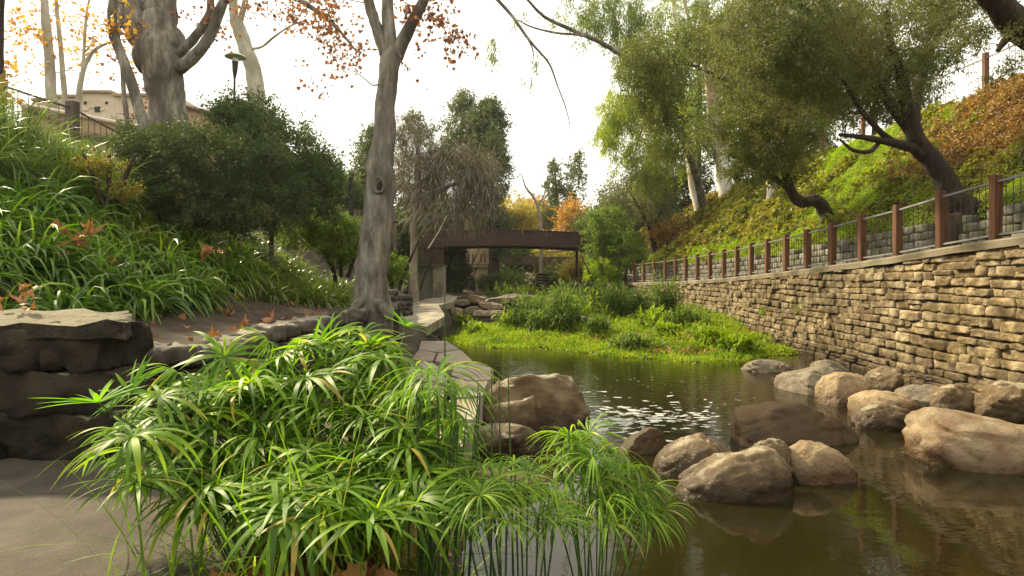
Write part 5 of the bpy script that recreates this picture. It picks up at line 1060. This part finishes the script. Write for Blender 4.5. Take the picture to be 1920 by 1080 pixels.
def sedge_clumps():
    rt = empty('umbrella_sedge', (-.75, 2.5, .55), 'large umbrella sedge with many spreading leaf heads in front of the path', 'plant')
    pts = [(183, 755, 2.3), (300, 745, 2.35), (250, 820, 2.1), (255, 905, 2.0), (330, 700, 2.6), (420, 670, 2.8), (500, 640, 3.0), (560, 655, 2.9), (620, 640, 3.0), (680, 628, 3.1), (720, 650, 3.0), (470, 720, 2.6)]
    tries = 0
    while len(pts) < 125 and tries < 4000:
        tries += 1; px, py = rnd.uniform(215, 860), rnd.uniform(640, 985)
        cx, cyy = 530+(py-800)*.25, 800
        if ((px-cx)/310)**2+((py-cyy)/195)**2 > 1: continue
        if px < 560 and py < 640+(560-px)*.45: continue
        d = 3.05-(py-620)/360*1.05+rnd.uniform(-.15, .15)
        if any(math.hypot(px-a, (py-b)*1.2) < 24 for a, b, c in pts): continue
        pts.append((px, py, d))
    for px, py, d in pts:
        h = P(px, py, d); b = np.array((-.72+(h[0]+.75)*.42+rnd.uniform(-.06, .06), 2.42+(h[1]-2.5)*.4+rnd.uniform(-.1, .1), .42))
        b[2] = float(land(b[0], b[1]))-.02
        head(rt, HY[0] if px < 200 else rnd.choice(H), h, b, rnd.uniform(.78, 1.12), .75)
    for px, py, d in ((760, 612, 3.05), (245, 735, 2.4)):
        h = P(px, py, d); head(rt, HY[1], h, (-.6, 2.6, .45), .85, .9)
    n = 700; c = np.stack([rng.normal(-.72, .28, n), rng.normal(2.45, .3, n), np.zeros(n)], 1); c[:, 2] = land(c[:, 0], c[:, 1]); mb = MB(); strips(mb, c, rdir(n, 1.8), rng.uniform(.25, .75, n), .011, .9, 5)
    o = build('young_shoots', mb, M['sedge'], rt); o['kind'] = 'stuff'
    rt = empty('umbrella_sedge', (-.28, 2.5, .3), 'tall fine-leaved sedge with one drooping head above long bare stems', 'plant')
    for px, py, d, s in ((820, 706, 2.3, 1.15), (850, 735, 2.4, .9), (785, 745, 2.35, .85), (860, 800, 2.3, .7)):
        h = P(px, py, d); b = (-.30+rnd.uniform(-.05, .05), 2.25, float(land(-.3, 2.25))); head(rt, rnd.choice(HD), h, b, s*.85, .3)
    for i in range(26):
        a = P(rnd.uniform(765, 905), rnd.uniform(720, 900), rnd.uniform(2.2, 2.6)); bx = -.30+rnd.uniform(-.1, .1); by = 2.3+rnd.uniform(-.1, .1)
        mb = MB(); tube(mb, [(bx, by, float(land(bx, by))-.02), ((bx+a[0])/2+.01, by, .7), a], [.004, .004, .0025], 5); build('stem', mb, stemmat, rt)
    for px, y0, y1 in ((834, 545, 700), (922, 668, 875), (952, 685, 850), (936, 700, 870), (1012, 880, 905), (790, 690, 760)):
        a, b = P(px, y0, 2.5), P(px+rnd.uniform(-4, 18), y1+330, 2.5); mb = MB(); tube(mb, [b, (a+b)/2+(.004, 0, 0), a], [.0052, .0048, .002], 5); build('reed', mb, stemmat, rt)
    rt = empty('umbrella_sedge', (0, 2.1, .1), 'low sedge with limp hanging leaves in the bottom centre of the view', 'plant')
    for px, py, d, s in ((935, 905, 2.15, .95), (900, 930, 2.0, .85), (975, 925, 2.2, .85), (870, 965, 2.0, .8), (1010, 970, 2.2, .75), (950, 985, 1.95, .8), (905, 880, 2.3, .85), (990, 895, 2.4, .8), (1030, 930, 2.35, .8), (880, 905, 2.15, .8), (925, 950, 2.05, .85), (1040, 985, 2.2, .8), (965, 870, 2.3, .7)):
        h = P(px, py, d); b = (.0+rnd.uniform(-.06, .06), 2.1, float(land(0, 2.1))); head(rt, rnd.choice(HD), h, b, s*.72, .3)
    n = 260; c = np.stack([rng.normal(.0, .13, n), rng.normal(2.15, .12, n), np.zeros(n)], 1); c[:, 2] = land(c[:, 0], c[:, 1])-.02; mb = MB(); strips(mb, c, rdir(n, 3.2), rng.uniform(.4, .95, n), .009, .5, 5)
    build('young_shoots', mb, M['sedge'], rt)['kind'] = 'stuff'
    rt = empty('umbrella_sedge', (.42, 3.0, 0), 'sedge arching to the right over the dark water', 'plant')
    for px, py, d, s in ((1068, 822, 2.9, 1.), (1105, 815, 3.0, 1.), (1140, 850, 2.9, 1.05), (1175, 880, 2.8, 1.), (1215, 925, 2.75, .85), (1120, 900, 2.7, .95), (1165, 935, 2.65, .95), (1090, 870, 2.8, .9), (1060, 905, 2.7, .8), (1240, 960, 2.7, .8), (1195, 960, 2.6, .9), (1080, 960, 2.55, .9), (1140, 985, 2.5, .9), (1085, 835, 2.8, .95), (1150, 905, 2.9, .95), (1110, 860, 2.7, 1.), (1050, 870, 2.75, .9), (1130, 940, 2.6, .95), (1190, 920, 2.75, .95), (1040, 945, 2.5, .85), (1210, 975, 2.6, .85)):
        h = P(px, py, d); b = (.36+rnd.uniform(-.05, .05), 2.7, float(land(.36, 2.7))); head(rt, rnd.choice(HD), h, b, s*.78, .8)
sedge_clumps()
# fallen plane leaves
LM = []
for i in range(5):
    mb = MB(); lobed(mb, np.zeros((1, 3)), np.array([[1., 0, .1]]), .115, nrm=np.array([[0, 0, 1.]]), curl=.5+i*.3); tube(mb, [(0, 0, 0), (-.05, 0, .01)], .002, 3); me = mb.mesh('fallen_leaf', smooth=False); me.materials.append(M['litter']); LM.append(me)
def fleaf(px, py, z, lab, n=1, spx=0, spy=0, sc=1., onplant=False):
    for i in range(n):
        a, b = px+rnd.gauss(0, spx), py+rnd.gauss(0, spy); x, y = gp(a, b, z); zz = float(land(x, y))+.02+(rnd.random()*.06 if n > 3 else 0)
        tag(inst('fallen_leaf', rnd.choice(LM), (x, y, zz), (rnd.uniform(-.5, .5), rnd.uniform(-.5, .5), rnd.uniform(0, 6.3)), sc*rnd.uniform(.8, 1.3)), lab, 'leaf', 'fallen plane leaves')
fleaf(415, 562, 1.5, 'rusty fallen leaf in the heap at the back of the bare soil', 60, 40, 9)
fleaf(275, 572, 1.5, 'rusty fallen leaf under the clumps behind the masonry block', 9, 26, 5)
fleaf(395, 624, 1.3, 'single curled fallen leaf in the middle of the bare soil'); fleaf(490, 608, 1.35, 'orange fallen leaf beside the terrace edging stones')
fleaf(545, 575, 1.5, 'brown fallen leaf on the soil near the sycamore foot', 7, 45, 4); fleaf(252, 652, 1.25, 'dark red fallen leaf at the corner of the masonry block', 3, 10, 3)
for i in range(9):
    tag(inst('fallen_leaf', rnd.choice(LM), (-3.45+rnd.gauss(0, .13), 4.25+rnd.gauss(0, .1), 1.70+.02*i), (rnd.uniform(-.5, .5), rnd.uniform(-.5, .5), rnd.uniform(0, 6)), rnd.uniform(.5, .75)), 'orange-brown fallen leaf lying on the capstone of the masonry block', 'leaf', 'fallen plane leaves')
for (px, py, d) in ((150, 450, 7.6), (95, 440, 7.5), (400, 470, 9.5), (120, 462, 7.4), (160, 440, 7.6), (205, 505, 8)):
    for i in range(4):
        c = P(px+rnd.gauss(0, 9), py+rnd.gauss(0, 8), d); tag(inst('fallen_leaf', rnd.choice(LM), c, (rnd.uniform(-1, 1)+.7, rnd.uniform(-1, 1), rnd.uniform(0, 6)), rnd.uniform(.9, 1.3)), 'orange fallen leaf caught in the strap-leaved clumps', 'leaf', 'fallen plane leaves')
def litter_under():
    n = 420; x = rng.normal(-.55, .38, n); y = rng.normal(2.15, .35, n); s = (x < .0) & (x > -1.0); x, y = x[s], y[s]; n = len(x); mb = MB()
    lobed(mb, np.stack([x, y, land(x, y)+rng.uniform(.02, .12, n)], 1), rdir(n, .1), rng.uniform(.07, .12, n), nrm=rdir(n, 1.2)); tag(build('leaf_litter', mb, M['litter'], smooth=False), kind='stuff')
    n = 70; x = rng.uniform(-5.5, -3, n); y = rng.uniform(5.4, 12, n); mb = MB(); lobed(mb, np.stack([x, y, land(x, y)+.02], 1), rdir(n, .1), rng.uniform(.06, .1, n), nrm=rdir(n, 1.8))
    tag(build('leaf_litter', mb, M['litter'], smooth=False), kind='stuff')
litter_under()
tag(inst('fallen_leaf', LM[1], (*gp(1835, 735, .6), .62), (.3, .4, 1), 1.1), 'orange fallen leaf wedged between the rocks at the wall foot', 'leaf', 'fallen plane leaves')

# ------------------------------------------------------------------ woods closing the valley
def woods():
    global rng; rng = np.random.default_rng(8); mb = MB(); n = 34000
    t = rng.uniform(-1.25, 1.25, n); r = rng.uniform(88, 125, n); x = np.sin(t)*r; y = np.cos(t)*r; top = 7.5+2.6*vnoise(t*9, r*.05, 1, 3)+4*np.clip(abs(t)-.12, 0, 1)
    z = 1.5+(top)*rng.random(n)**.8; leaves(mb, np.stack([x, y, z], 1), rdir(n), rng.uniform(.6, 1.3, n), .55); tag(build('far_woods', mb, M['far'], smooth=False), kind='stuff')
woods()

# ------------------------------------------------------------------ hazy air
def haze():
    mb = MB(); box(mb, (0, 55, 14), (330, 210, 34)); m, nt, N, L = mat_new('thin_haze'); o = N.new('ShaderNodeOutputMaterial'); v = N.new('ShaderNodeVolumePrincipled')
    v.inputs['Density'].default_value = .0003; v.inputs['Color'].default_value = (.95, .96, 1, 1); v.inputs['Anisotropy'].default_value = .35; L.new(v.outputs[0], o.inputs['Volume'])
    tag(build('haze', mb, m, smooth=False), kind='stuff')
haze()
